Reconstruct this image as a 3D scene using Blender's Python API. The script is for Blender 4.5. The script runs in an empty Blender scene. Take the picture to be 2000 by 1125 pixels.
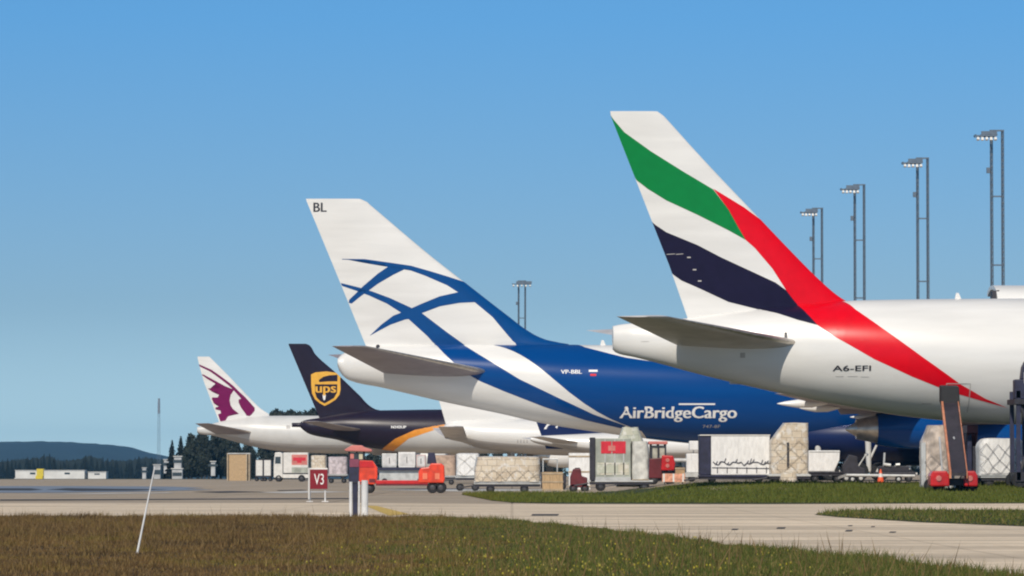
import bpy, bmesh, math, random
import numpy as np
from mathutils import Vector, Matrix
R = math.radians
random.seed(7); rng = np.random.default_rng(7)
sc = bpy.context.scene
COL = sc.collection

# ------------------------------------------------------------------ camera
F = 8700.0                      # focal length in photo pixels (photo 2000 px wide)
PITCH = math.atan((920-562.5)/F)
CAMZ = 1.3
cd = bpy.data.cameras.new('camera'); cam = bpy.data.objects.new('camera', cd); COL.objects.link(cam)
cd.sensor_width = 36; cd.lens = 36*F/2000; cd.clip_start = 0.5; cd.clip_end = 60000
cam.location = (0, 0, CAMZ); cam.rotation_euler = (math.pi/2+PITCH, 0, 0)
sc.camera = cam

# ------------------------------------------------------------------ sky + sun
SUN_EL, SUN_AZ = 40.0, 194.0    # azimuth clockwise from +Y
w = bpy.data.worlds.new('World'); sc.world = w; w.use_nodes = True
nt = w.node_tree; nt.nodes.clear()
wo = nt.nodes.new('ShaderNodeOutputWorld'); bg = nt.nodes.new('ShaderNodeBackground')
sky = nt.nodes.new('ShaderNodeTexSky'); sky.sky_type = 'NISHITA'; sky.sun_disc = False
sky.sun_elevation = R(SUN_EL); sky.sun_rotation = R(SUN_AZ)
sky.air_density = 1.0; sky.dust_density = 0.15; sky.ozone_density = 1.6; sky.altitude = 0
tc = nt.nodes.new('ShaderNodeTexCoord'); mp = nt.nodes.new('ShaderNodeMapping')
mp.inputs['Scale'].default_value = (1, 1, 1.3); mp.inputs['Location'].default_value = (0, 0, 0.14)
nt.links.new(tc.outputs['Generated'], mp.inputs[0]); nt.links.new(mp.outputs[0], sky.inputs[0])
hs = nt.nodes.new('ShaderNodeHueSaturation'); hs.inputs['Saturation'].default_value = 1.0
nt.links.new(sky.outputs[0], hs.inputs['Color']); 
# the clear air deepens to a stronger blue away from the horizon
sxyz = nt.nodes.new('ShaderNodeSeparateXYZ'); nt.links.new(tc.outputs['Generated'], sxyz.inputs[0])
ramp = nt.nodes.new('ShaderNodeValToRGB'); nt.links.new(sxyz.outputs[2], ramp.inputs[0])
re_ = ramp.color_ramp.elements; re_[0].position = 0.0; re_[1].position = .103; re_.new(.037)   # elements stay sorted by position
re_.new(.30)  # paler key high above the view, added to make the fill light less blue
SKYMUL = [(1.30, 1.24, 1.03), (.78, .87, .82), (.50, .95, 1.17), (.85, .88, .86)]
for e_, c_ in zip(re_, SKYMUL): e_.color = (*c_, 1)
mul = nt.nodes.new('ShaderNodeMix'); mul.data_type = 'RGBA'; mul.blend_type = 'MULTIPLY'; mul.inputs[0].default_value = 1
nt.links.new(hs.outputs[0], mul.inputs[6]); nt.links.new(ramp.outputs[0], mul.inputs[7]); nt.links.new(mul.outputs[2], bg.inputs[0])
bg.inputs[1].default_value = 0.11; nt.links.new(bg.outputs[0], wo.inputs[0])
sd = bpy.data.lights.new('sun', 'SUN'); sun = bpy.data.objects.new('sun', sd); COL.objects.link(sun)
sd.energy = 3.8; sd.angle = R(0.53); sd.color = (1.0, 0.915, 0.79)
az = R(SUN_AZ); sdir = Vector((math.sin(az)*math.cos(R(SUN_EL)), math.cos(az)*math.cos(R(SUN_EL)), math.sin(R(SUN_EL))))
sun.rotation_euler = sdir.to_track_quat('Z', 'Y').to_euler()
sc.view_settings.view_transform = 'Standard'; sc.view_settings.look = 'None'
sc.view_settings.exposure = 0.0; sc.view_settings.gamma = 1.0
sc.cycles.filter_width = 2.1
sc.cycles.max_bounces = 6; sc.cycles.volume_bounces = 0

# ------------------------------------------------------------------ pixel helpers (photo px -> ray)
sp, cp = math.sin(PITCH), math.cos(PITCH)
def ray(px, py):
    a, b = (px-1000)/F, (562.5-py)/F
    return np.array([a, cp - sp*b, sp + cp*b])
def ground_at(px, py, z=0.0):
    d = ray(px, py); t = (z-CAMZ)/d[2]; return d[0]*t, d[1]*t
def at(px, Y): return ray(px, 920)[0]*Y/ray(px, 920)[1]
def zat(py, Y):
    d = ray(1000, py); return CAMZ + d[2]*Y/d[1]

# ------------------------------------------------------------------ materials
def _mk(name):
    m = bpy.data.materials.new(name); m.use_nodes = True
    return m, m.node_tree, m.node_tree.nodes['Principled BSDF']
MATS = {}
def mat(name, col, rough=.5, metal=0., var=.12, scale=2.0, coat=0., bump=0., col2=None, spec=.5, stretch=None, detail=5):
    """principled material whose base colour is broken up by object-space noise (dirt, fading)"""
    if name in MATS: return MATS[name]
    m, t, b = _mk(name); N, L = t.nodes, t.links
    b.inputs['Roughness'].default_value = rough; b.inputs['Metallic'].default_value = metal
    b.inputs['Coat Weight'].default_value = coat; b.inputs['Coat Roughness'].default_value = .12
    b.inputs['Specular IOR Level'].default_value = spec
    co = N.new('ShaderNodeTexCoord'); mpn = N.new('ShaderNodeMapping')
    L.new(co.outputs['Object'], mpn.inputs[0])
    if stretch: mpn.inputs['Scale'].default_value = stretch
    n = N.new('ShaderNodeTexNoise'); n.inputs['Scale'].default_value = scale; n.inputs['Detail'].default_value = detail
    L.new(mpn.outputs[0], n.inputs['Vector'])
    cr = N.new('ShaderNodeValToRGB'); c = np.array(col)
    lo = c*(1-var) if col2 is None else np.array(col2)
    cr.color_ramp.elements[0].position = .36; cr.color_ramp.elements[1].position = .62
    cr.color_ramp.elements[0].color = (*lo, 1); cr.color_ramp.elements[1].color = (*np.minimum(c*(1+var*.35), 1), 1)
    L.new(n.outputs['Fac'], cr.inputs[0]); L.new(cr.outputs[0], b.inputs['Base Color'])
    if bump:
        bp = N.new('ShaderNodeBump'); bp.inputs['Strength'].default_value = bump; bp.inputs['Distance'].default_value = .05
        L.new(n.outputs['Fac'], bp.inputs['Height']); L.new(bp.outputs[0], b.inputs['Normal'])
    MATS[name] = m; return m

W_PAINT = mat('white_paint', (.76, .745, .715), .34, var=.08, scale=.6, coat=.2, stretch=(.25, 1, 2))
M = dict(
 white=W_PAINT,
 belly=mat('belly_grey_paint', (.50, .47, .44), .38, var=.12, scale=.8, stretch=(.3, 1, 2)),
 green=mat('green_paint', (.0, .205, .045), .4, var=.06, spec=.2),
 red=mat('red_paint', (.72, .0, .010), .3, var=.05, spec=.25),
 ink=mat('ink_blue_paint', (.010, .008, .032), .42, var=.1, spec=.15),
 blue=mat('cargo_blue_paint', (.000, .052, .22), .19, var=.05, scale=.7, coat=.0, spec=.3, stretch=(.3, 1, 1)),
 blue_dk=mat('line_blue_paint', (.000, .060, .23), .3, var=.06, coat=.0, spec=.35),
 brown=mat('dark_brown_paint', (.016, .009, .022), .34, var=.12, spec=.3),
 gold=mat('gold_paint', (.80, .42, .045), .4, var=.1),
 orange=mat('orange_stripe_paint', (.80, .30, .03), .4, var=.1),
 maroon=mat('maroon_paint', (.17, .002, .075), .45, var=.08, spec=.2),
 navy=mat('navy_paint', (.004, .015, .08), .38, var=.08, spec=.3),
 pale=mat('pale_grey_paint', (.62, .61, .585), .38, var=.06, scale=.6),
 wing=mat('wing_grey_paint', (.62, .59, .58), .42, var=.15, scale=.8),
 wingdk=mat('composite_dark_grey', (.31, .27, .29), .5, var=.15, scale=.8),
 metal=mat('brushed_metal', (.62, .57, .50), .34, .85, var=.2, scale=3),
 dkmetal=mat('dark_metal', (.10, .095, .10), .4, .5, var=.2, scale=3),
 black=mat('black_rubber', (.012, .012, .014), .75, var=.2, scale=6),
 dark=mat('dark_steel', (.028, .026, .036), .55, var=.3, scale=4),
 line=mat('panel_line_grey', (.47, .45, .43), .6, var=.1),
 glass=mat('dark_window_glass', (.03, .04, .05), .08, var=.1, spec=.8),
 text_dk=mat('lettering_dark', (.02, .02, .03), .5, var=.05),
 text_wh=mat('lettering_white', (.85, .84, .82), .5, var=.03),
 logored=mat('logo_red', (.62, .02, .04), .5, var=.15, scale=5),
)
# ------------------------------------------------------------------ mesh helpers
class MB:
    def __init__(s): s.v = []; s.f = []; s.m = []; s.mi = 0
    def add(s, vs, fs):
        o = len(s.v); s.v += [tuple(map(float, q)) for q in vs]; s.f += [tuple(i+o for i in q) for q in fs]; s.m += [s.mi]*len(fs); return s
    def box(s, x0, x1, y0, y1, z0, z1):
        return s.add([(x0,y0,z0),(x1,y0,z0),(x1,y1,z0),(x0,y1,z0),(x0,y0,z1),(x1,y0,z1),(x1,y1,z1),(x0,y1,z1)],
                     [(0,3,2,1),(4,5,6,7),(0,1,5,4),(1,2,6,5),(2,3,7,6),(3,0,4,7)])
    def prism(s, pts, y0, y1):
        """polygon in x,z (counter-clockwise seen from -y) pushed from y0 to y1"""
        n = len(pts); vs = [(a, y0, b) for a, b in pts] + [(a, y1, b) for a, b in pts]
        fs = [tuple(range(n)), tuple(range(2*n-1, n-1, -1))] + [(i+n, (i+1) % n+n, (i+1) % n, i) for i in range(n)]
        return s.add(vs, fs)
    def tube(s, a, b, r, r2=None, n=10, caps=True):
        a, b = Vector(a), Vector(b); r2 = r if r2 is None else r2
        d = (b-a).normalized(); u = d.orthogonal().normalized(); v = d.cross(u)
        vs = []
        for p, rr in ((a, r), (b, r2)):
            for i in range(n):
                t = 2*math.pi*i/n; vs.append(p + u*math.cos(t)*rr + v*math.sin(t)*rr)
        fs = [(i, (i+1) % n, (i+1) % n+n, i+n) for i in range(n)]
        if caps: fs += [tuple(range(n-1, -1, -1)), tuple(range(n, 2*n))]
        return s.add(vs, fs)
    def lathe(s, c, prof, axis='x', n=32):
        """prof = [(along, radius)]"""
        vs = []; c = Vector(c)
        for a, r in prof:
            for i in range(n):
                t = 2*math.pi*i/n; p, q = r*math.cos(t), r*math.sin(t)
                vs.append(c + Vector((a, p, q) if axis == 'x' else (p, a, q) if axis == 'y' else (p, q, a)))
        fs = []
        for k in range(len(prof)-1):
            for i in range(n):
                j = (i+1) % n; fs.append((k*n+i, k*n+j, (k+1)*n+j, (k+1)*n+i))
        return s.add(vs, fs)
    def loft(s, rings, closed=True, caps=True):
        n = len(rings[0]); vs = [p for r_ in rings for p in r_]; fs = []
        for k in range(len(rings)-1):
            for i in range(n if closed else n-1):
                j = (i+1) % n; fs.append((k*n+i, k*n+j, (k+1)*n+j, (k+1)*n+i))
        if caps: fs += [tuple(range(n-1, -1, -1)), tuple(range((len(rings)-1)*n, len(rings)*n))]
        return s.add(vs, fs)
    def build(s, name, mats, parent=None, smooth=None, bevel=0, loc=None):
        me = bpy.data.meshes.new(name); me.from_pydata(s.v, [], s.f)
        if not isinstance(mats, (list, tuple)): mats = [mats]
        for m in mats: me.materials.append(m)
        me.polygons.foreach_set('material_index', s.m)
        bm = bmesh.new(); bm.from_mesh(me); bmesh.ops.recalc_face_normals(bm, faces=bm.faces); bm.to_mesh(me); bm.free()
        if smooth is not None:
            me.polygons.foreach_set('use_smooth', [True]*len(me.polygons)); me.set_sharp_from_angle(angle=R(smooth))
        me.update()
        o = bpy.data.objects.new(name, me); COL.objects.link(o)
        if parent: o.parent = parent
        if loc: o.location = loc
        if bevel:
            b = o.modifiers.new('bevel', 'BEVEL'); b.width = bevel; b.segments = 2; b.limit_method = 'ANGLE'; b.angle_limit = R(40)
        return o
def tag(o, label=None, cat=None, group=None, kind=None):
    if label: o['label'] = label
    if cat: o['category'] = cat
    if group: o['group'] = group
    if kind: o['kind'] = kind
    return o
def thing(name, label, cat, loc, rz=0, group=None):
    o = bpy.data.objects.new(name, None); COL.objects.link(o); o.location = loc; o.rotation_euler = (0, 0, rz)
    o.empty_display_size = .5
    return tag(o, label, cat, group)
def copy_tree(o, parent=None):
    c = o.copy(); COL.objects.link(c); c.parent = parent
    for ch in list(o.children): copy_tree(ch, c)
    return c
def pchip(xs, ys):
    xs = np.array(xs, float); ys = np.array(ys, float); h = np.diff(xs); d = np.diff(ys)/h; n = len(xs)
    mm = np.zeros(n)
    for i in range(1, n-1):
        if d[i-1]*d[i] > 0:
            w1 = 2*h[i]+h[i-1]; w2 = h[i]+2*h[i-1]; mm[i] = (w1+w2)/(w1/d[i-1]+w2/d[i])
    mm[0], mm[-1] = d[0], d[-1]
    def f(x):
        x = min(max(x, xs[0]), xs[-1]); i = min(max(int(np.searchsorted(xs, x))-1, 0), n-2)
        t = (x-xs[i])/h[i]
        return ((2*t**3-3*t*t+1)*ys[i] + (t**3-2*t*t+t)*h[i]*mm[i] + (-2*t**3+3*t*t)*ys[i+1] + (t**3-t*t)*h[i]*mm[i+1])
    return f
def text_polys(body, bold=0.0):
    """triangulated flat text: vertices (x,y) scaled so that cap height = 1, faces"""
    cu = bpy.data.curves.new('txt', 'FONT'); cu.body = body; cu.size = 1; cu.resolution_u = 3
    o = bpy.data.objects.new('txt', cu); COL.objects.link(o)
    dg = bpy.context.evaluated_depsgraph_get(); me = bpy.data.meshes.new_from_object(o.evaluated_get(dg))
    vs = np.array([v.co[:] for v in me.vertices]); fs = [tuple(p.vertices) for p in me.polygons]
    bpy.data.objects.remove(o); bpy.data.curves.remove(cu); bpy.data.meshes.remove(me)
    vs = vs[:, :2]; vs[:, 0] -= vs[:, 0].min(); vs /= .70
    if bold:                        # heavier strokes: the outline laid again, shifted sideways
        n = len(vs); f0 = fs; parts = [vs]; fs = list(f0)
        for k, d in enumerate((bold*1.5, -bold*1.5)): parts.append(vs+np.array([d, 0.0])); fs += [tuple(i+n*(k+1) for i in f) for f in f0]
        vs = np.concatenate(parts); vs[:, 0] -= vs[:, 0].min()
    return vs, fs

# ------------------------------------------------------------------ terrain
def sstep(a, b, x):
    t = np.clip((x-a)/(b-a), 0, 1); return t*t*(3-2*t)
def gz(x, y):
    x = np.asarray(x, float); y = np.asarray(y, float)
    up = .65*sstep(4, 11, x)*sstep(184, 240, y)*(1-sstep(700, 900, y))
    return up - np.maximum(y-750, 0)*.0017*np.where(y > 9000, 0, 1) - np.where(y > 9000, 14.0, 0)
def g(x, y): return float(gz(x, y))

def sheet(name, xs, ys, m, dz=0., keep=None):
    X, Y = np.meshgrid(xs, ys); Z = gz(X, Y)+dz
    vs = np.stack([X.ravel(), Y.ravel(), Z.ravel()], 1); nx = len(xs); fs = []
    for j in range(len(ys)-1):
        for i in range(nx-1):
            if keep is None or keep((xs[i]+xs[i+1])/2, (ys[j]+ys[j+1])/2):
                fs.append((j*nx+i, j*nx+i+1, (j+1)*nx+i+1, (j+1)*nx+i))
    b = MB(); b.add(vs, fs); return b.build(name, m)
def poly_sheet(name, pts, m, dz, step=6.0):
    """polygon in x,y draped over the terrain"""
    bm = bmesh.new(); vs = [bm.verts.new((x, y, 0)) for x, y in pts]; bm.faces.new(vs)
    bmesh.ops.triangulate(bm, faces=bm.faces[:])
    xs = [p[0] for p in pts]; ys = [p[1] for p in pts]
    for ax, lo, hi in ((0, min(xs), max(xs)), (1, min(ys), max(ys))):
        k = lo+step
        while k < hi:
            co = [0, 0, 0]; no = [0, 0, 0]; co[ax] = k; no[ax] = 1
            bmesh.ops.bisect_plane(bm, geom=bm.verts[:]+bm.edges[:]+bm.faces[:], plane_co=co, plane_no=no); k += step
    for v in bm.verts: v.co.z = g(v.co.x, v.co.y)+dz
    bmesh.ops.recalc_face_normals(bm, faces=bm.faces)
    me = bpy.data.meshes.new(name); bm.to_mesh(me); bm.free(); me.materials.append(m)
    o = bpy.data.objects.new(name, me); COL.objects.link(o)
    if me.polygons and me.polygons[0].normal.z < 0: me.flip_normals()
    return o

def concrete(name, base, joints=True, jf=.8):
    m, t, b = _mk(name); N, L = t.nodes, t.links
    b.inputs['Roughness'].default_value = .8; b.inputs['Specular IOR Level'].default_value = .3
    co = N.new('ShaderNodeTexCoord')
    mp1 = N.new('ShaderNodeMapping'); mp1.inputs['Scale'].default_value = (.02, .10, 1); L.new(co.outputs['Object'], mp1.inputs[0])
    n1 = N.new('ShaderNodeTexNoise'); n1.inputs['Scale'].default_value = 4; n1.inputs['Detail'].default_value = 8; L.new(mp1.outputs[0], n1.inputs[0])
    n2 = N.new('ShaderNodeTexNoise'); n2.inputs['Scale'].default_value = 3; n2.inputs['Detail'].default_value = 6; L.new(co.outputs['Object'], n2.inputs[0])
    cr = N.new('ShaderNodeValToRGB'); e = cr.color_ramp.elements
    e[0].position = .34; e[1].position = .68
    e[0].color = (*[c*.62 for c in base], 1); e[1].color = (*[c*1.18 for c in base], 1)
    L.new(n1.outputs['Fac'], cr.inputs[0])
    mx = N.new('ShaderNodeMix'); mx.data_type = 'RGBA'; mx.blend_type = 'MULTIPLY'; mx.inputs[0].default_value = .35
    c2 = N.new('ShaderNodeValToRGB'); c2.color_ramp.elements[0].color = (.55, .52, .48, 1); c2.color_ramp.elements[0].position = .35; c2.color_ramp.elements[1].position = .6
    L.new(n2.outputs['Fac'], c2.inputs[0]); L.new(cr.outputs[0], mx.inputs[6]); L.new(c2.outputs[0], mx.inputs[7])
    last = mx.outputs[2]
    if joints:
        br = N.new('ShaderNodeTexBrick'); br.offset = 0; br.inputs['Scale'].default_value = 1
        br.inputs['Color1'].default_value = (1, 1, 1, 1); br.inputs['Color2'].default_value = (.88, .88, .86, 1); br.inputs['Mortar'].default_value = (.35, .33, .3, 1)
        br.inputs['Mortar Size'].default_value = .05; br.inputs['Brick Width'].default_value = 7.5; br.inputs['Row Height'].default_value = 15
        L.new(co.outputs['Object'], br.inputs[0])
        m2 = N.new('ShaderNodeMix'); m2.data_type = 'RGBA'; m2.blend_type = 'MULTIPLY'; m2.inputs[0].default_value = jf
        L.new(last, m2.inputs[6]); L.new(br.outputs[0], m2.inputs[7]); last = m2.outputs[2]
    L.new(last, b.inputs['Base Color']); return m
M['apron'] = concrete('apron_concrete', (.47, .38, .28))
M['road'] = concrete('taxiway_concrete', (.80, .655, .48), jf=.30)
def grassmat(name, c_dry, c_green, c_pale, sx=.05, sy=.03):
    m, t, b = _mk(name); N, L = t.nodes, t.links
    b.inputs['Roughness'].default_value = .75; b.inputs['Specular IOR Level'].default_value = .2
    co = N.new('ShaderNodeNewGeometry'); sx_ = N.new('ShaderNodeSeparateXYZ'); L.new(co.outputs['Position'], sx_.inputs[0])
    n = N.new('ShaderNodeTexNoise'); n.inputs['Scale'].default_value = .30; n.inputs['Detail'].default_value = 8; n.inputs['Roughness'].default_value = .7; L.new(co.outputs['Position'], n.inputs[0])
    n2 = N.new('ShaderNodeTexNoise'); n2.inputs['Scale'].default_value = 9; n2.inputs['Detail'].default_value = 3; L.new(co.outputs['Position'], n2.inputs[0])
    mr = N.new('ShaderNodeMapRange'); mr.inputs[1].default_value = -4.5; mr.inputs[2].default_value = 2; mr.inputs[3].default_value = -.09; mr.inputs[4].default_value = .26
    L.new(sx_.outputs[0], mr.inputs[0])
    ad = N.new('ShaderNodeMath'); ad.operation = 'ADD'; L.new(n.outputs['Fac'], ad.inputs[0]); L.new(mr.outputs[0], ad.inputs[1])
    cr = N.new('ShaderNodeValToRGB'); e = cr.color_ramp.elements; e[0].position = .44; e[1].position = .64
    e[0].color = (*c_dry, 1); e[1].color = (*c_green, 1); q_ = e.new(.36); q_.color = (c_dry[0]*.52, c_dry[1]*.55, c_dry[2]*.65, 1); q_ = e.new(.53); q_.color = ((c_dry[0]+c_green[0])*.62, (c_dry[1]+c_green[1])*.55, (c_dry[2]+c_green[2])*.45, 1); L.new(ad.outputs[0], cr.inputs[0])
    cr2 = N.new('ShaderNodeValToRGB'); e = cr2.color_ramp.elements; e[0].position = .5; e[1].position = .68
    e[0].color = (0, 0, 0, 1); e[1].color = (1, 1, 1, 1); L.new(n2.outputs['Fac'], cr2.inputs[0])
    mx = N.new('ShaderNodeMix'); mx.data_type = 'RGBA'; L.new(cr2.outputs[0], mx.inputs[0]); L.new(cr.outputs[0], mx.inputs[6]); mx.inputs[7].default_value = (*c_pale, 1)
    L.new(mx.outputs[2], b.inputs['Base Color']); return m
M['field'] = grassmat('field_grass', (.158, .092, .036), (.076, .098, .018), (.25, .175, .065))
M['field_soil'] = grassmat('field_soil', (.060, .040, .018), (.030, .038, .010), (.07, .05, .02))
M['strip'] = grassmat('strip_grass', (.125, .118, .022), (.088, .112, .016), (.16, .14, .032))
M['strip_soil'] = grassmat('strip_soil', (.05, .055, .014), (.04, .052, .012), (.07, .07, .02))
M['far_ground'] = mat('far_meadow', (.06, .065, .025), .9, var=.3, scale=.02)
M['mirage'] = mat('mirage_asphalt', (.24, .24, .25), .40, var=.3, scale=.08, spec=.6, stretch=(1, 4, 1))  # dry asphalt; the mirage's bluish sheen is put into its colour and gloss
M['skid'] = mat('tyre_and_mirage_dark', (.045, .04, .038), .7, var=.3, scale=1.5)  # rubber marks, also the painted dark bands of the mirage
M['yellow'] = mat('yellow_line_paint', (.62, .42, .09), .7, var=.2, scale=2)
M['line_mirage'] = mat('line_and_mirage_pale', (.62, .60, .56), .7, var=.25, scale=2)  # line paint, also the painted pale streak of the mirage

ys = np.concatenate([np.arange(-60, 180, 12), np.arange(180, 250, 5), np.arange(250, 1000, 25), np.arange(1000, 9000, 400), [8999]])
xs = np.concatenate([-np.geomspace(60, 6000, 24)[::-1], np.arange(-50, 60, 3.5), np.geomspace(60, 6000, 24)])
tag(sheet('ground', xs, ys, M['far_ground'], -.03), 'wide flat dull green airfield ground under everything', 'ground', kind='structure')
tag(sheet('far_ground', [-9000, -3000, 0, 3000, 9000], [-3000, -60.0], M['far_ground'], -.03), 'airfield ground behind the viewer', 'ground', kind='structure')
tag(sheet('apron', np.concatenate([[-160, -120, -90, -60], np.arange(-50, 60, 3.5), [70, 100, 150, 220]]), np.concatenate([[40., 100., 150., 184.], np.arange(188, 250, 4), np.arange(250, 721, 30)]), M['apron'], 0.0),
    'warm grey concrete apron the airliners are parked on', 'apron', kind='structure')
def gp(px, py): return ground_at(px, py)
road = [gp(-150, 1012), gp(-150, 983), gp(700, 983), gp(950, 984.5), gp(1500, 985), gp(2300, 981)] + [gp(2350, 1170), gp(1750, 1110), gp(1300, 1060), gp(1000, 1030), gp(600, 1015)]
tag(poly_sheet('taxiway', road, M['road'], .008), 'pale concrete taxiway between the foreground grass and the apron', 'taxiway', kind='structure')

# foreground field and strips
field_edge = [(-60, 144.)] + [gp(*p) for p in ((-100, 1009), (300, 1010), (700, 1011), (870, 1012), (1000, 1017), (1150, 1031), (1300, 1049), (1500, 1074), (1750, 1101), (2000, 1129), (2400, 1175))]
_fe = []
for (xa_, ya_), (xb_, yb_) in zip(field_edge[1:-1], field_edge[2:]):
    k_ = max(1, int(math.hypot(xb_-xa_, yb_-ya_)/1.0))
    for j_ in range(k_):
        f_ = j_/k_; j2 = math.sin(xa_*3+j_*.9)*.25+random.uniform(-.35, .35); _fe.append((xa_+(xb_-xa_)*f_+j2*.25, ya_+(yb_-ya_)*f_+j2*2))
field_edge = [field_edge[0]]+_fe+[field_edge[-1]]
field = [(-60., 8.)] + [(-60., 140.)] + field_edge[1:] + [(field_edge[-1][0]+1, 8.)]
strip = [gp(900, 966), gp(960, 978), gp(1000, 982), gp(1100, 984.5), gp(1500, 985), gp(2300, 982.5)] + [(80., 236.), (30., 236.), (11., 238.), (6., 243.), (1.5, 249.), (-1.2, 252.)]
isle = [gp(1590, 1006), gp(1640, 1011), gp(1800, 1021), gp(2000, 1029), gp(2350, 1041), gp(2350, 996), gp(2000, 997.5), gp(1760, 997.5), gp(1650, 999)]
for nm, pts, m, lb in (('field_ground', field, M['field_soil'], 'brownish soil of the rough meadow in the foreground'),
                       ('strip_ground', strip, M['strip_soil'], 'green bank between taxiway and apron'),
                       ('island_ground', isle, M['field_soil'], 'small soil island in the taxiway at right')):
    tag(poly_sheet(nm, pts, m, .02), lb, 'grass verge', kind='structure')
def inpoly(P, X, Y):
    P = np.array(P); ins = np.zeros(len(X), bool); j = len(P)-1
    for i in range(len(P)):
        c = ((P[i, 1] > Y) != (P[j, 1] > Y)) & (X < (P[j, 0]-P[i, 0])*(Y-P[i, 1])/(P[j, 1]-P[i, 1]+1e-12)+P[i, 0])
        ins ^= c; j = i
    return ins
def blades(name, P, n, y0, y1, spread, h0, h1, wd, m, label, dens_pow=1.0, clump=.5, cat='grass'):
    Y = y0+(y1-y0)*rng.random(n)**dens_pow
    X = (rng.random(n)-.5)*2*spread*Y
    k = inpoly(P, X, Y); X, Y = X[k], Y[k]; n = len(X)
    # uneven growth
    cl = .75+.28*rng.standard_normal(n)*clump
    for k_ in range(14):
        fr = .25*1.45**k_; an = rng.random()*6.28; cl += .16*np.sin(fr*(X*np.cos(an)+Y*.35*np.sin(an))+rng.random()*6.28)
    H = (h0+(h1-h0)*rng.random(n)**2.2)*np.clip(cl, .45, 1.6)
    a = rng.random(n)*math.pi; le = rng.standard_normal((n, 2))*.30
    Z = gz(X, Y)+.015; dx, dy = np.cos(a)*wd/2, np.sin(a)*wd/2
    v = np.zeros((n, 3, 3), np.float32)
    v[:, 0] = np.stack([X-dx, Y-dy, Z], 1); v[:, 1] = np.stack([X+dx, Y+dy, Z], 1)
    v[:, 2] = np.stack([X+le[:, 0]*H, Y+le[:, 1]*H, Z+H], 1)
    me = bpy.data.meshes.new(name); me.vertices.add(3*n); me.vertices.foreach_set('co', v.ravel())
    me.loops.add(3*n); me.loops.foreach_set('vertex_index', np.arange(3*n, dtype=np.int32))
    me.polygons.add(n); me.polygons.foreach_set('loop_start', np.arange(0, 3*n, 3, dtype=np.int32)); me.polygons.foreach_set('loop_total', np.full(n, 3, np.int32))
    me.update(); me.validate(); me.materials.append(m)
    o = bpy.data.objects.new(name, me); COL.objects.link(o); return tag(o, label, cat, kind='stuff')
blades('meadow_grass', field, 760000, 30, 146, .155, .04, .145, .016, M['field'], 'rough brown and green meadow grass filling the foreground', dens_pow=.9)
blades('meadow_stalks', field, 9000, 40, 146, .155, .16, .36, .018, mat('dry_stalks', (.16, .10, .035), .8, var=.3), 'thin dry stalks standing above the foreground meadow')
blades('bank_grass', strip, 260000, 181, 253, .17, .08, .22, .05, M['strip'], 'fresh green grass on the bank between taxiway and apron')
blades('island_grass', isle, 90000, 95, 160, .17, .06, .18, .035, M['field'], 'olive grass on the small island in the taxiway')
# yellow flowers
n = 420; Y = 52+26*rng.random(n)**1.6; X = (rng.normal(0, .03, n)+.012)*Y; k = inpoly(field, X, Y); X, Y = X[k], Y[k]
b = MB()
for x, y in zip(X, Y):
    h = random.uniform(.08, .2); s = random.uniform(.006, .015)
    for q in range(2):
        a = random.random()*3.1; b.add([(x-s*math.cos(a), y-s*math.sin(a), h-s), (x+s*math.cos(a), y+s*math.sin(a), h-s), (x+s*.6, y, h+s), (x-s*.6, y, h+s*.8)], [(0, 1, 2, 3)])
tag(b.build('wild_flowers', mat('yellow_petals', (.36, .30, .015), .6, var=.4)), 'tiny yellow wild flowers scattered through the green foreground grass', 'flowers', kind='stuff')

# marks, patches and a painted heat mirage on the paving
def quad(px0, py0, px1, py1, name, m, label, dz=.014, cat='paving mark', skew=0):
    return tag(poly_sheet(name, [gp(px0, py0), gp(px0+skew, py1), gp(px1+skew, py1), gp(px1, py0)], m, dz, step=8), label, cat, kind='structure')
def blob(pts, name, m, label, dz=.014): return tag(poly_sheet(name, [gp(*p) for p in pts], m, dz, step=10), label, 'paving mark', kind='structure')
blob([(-300, 962), (-300, 950), (120, 949.5), (330, 950.5), (400, 953), (360, 955), (420, 957), (240, 961), (60, 963)], 'mirage_patch', M['mirage'], 'long bluish heat mirage coloured onto the asphalt at far left')  # heat shimmer laid on as a coloured sheet, no water here
blob([(-300, 957), (-300, 953.5), (60, 954), (85, 956.5), (60, 958.5)], 'mirage_dark', M['skid'], 'dark left end of the mirage coloured onto the asphalt', dz=.018)
blob([(90, 956.5), (130, 953.8), (230, 955), (330, 956), (260, 959), (150, 959.5)], 'mirage_dark', M['skid'], 'long dark streak painted inside the mirage on the asphalt', dz=.018)  # dark reflection within the mirage, painted as a streak
blob([(60, 965), (200, 963.4), (330, 962.4), (345, 963.2), (200, 965)], 'pale_patch', M['line_mirage'], 'pale shimmer streak painted along the near edge of the mirage', dz=.018)  # bright edge of the shimmer, painted as a streak
blob([(375, 961), (450, 959.4), (520, 961), (430, 962.8)], 'tyre_mark', M['skid'], 'thin dark streak on the apron left of the crate stack')
blob([(540, 957.6), (590, 956.8), (600, 958), (545, 958.8)], 'tyre_mark', M['skid'], 'short dark streak on the apron behind the red sign')
blob([(500, 962), (600, 959.5), (690, 961), (560, 963.5)], 'pale_patch', M['line_mirage'], 'short pale streak on the apron behind the red sign')
blob([(735, 957), (900, 955), (1150, 957), (900, 960)], 'pale_patch', M['line_mirage'], 'pale paint line under the transporter and pallet dolly')
blob([(0, 976), (700, 973), (700, 974.5), (0, 978)], 'tyre_mark', M['skid'], 'long thin dark line along the apron edge')
blob([(712, 988), (735, 988.5), (800, 1005), (760, 1008)], 'yellow_line', M['yellow'], 'yellow guide line curving behind the white posts')
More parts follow.
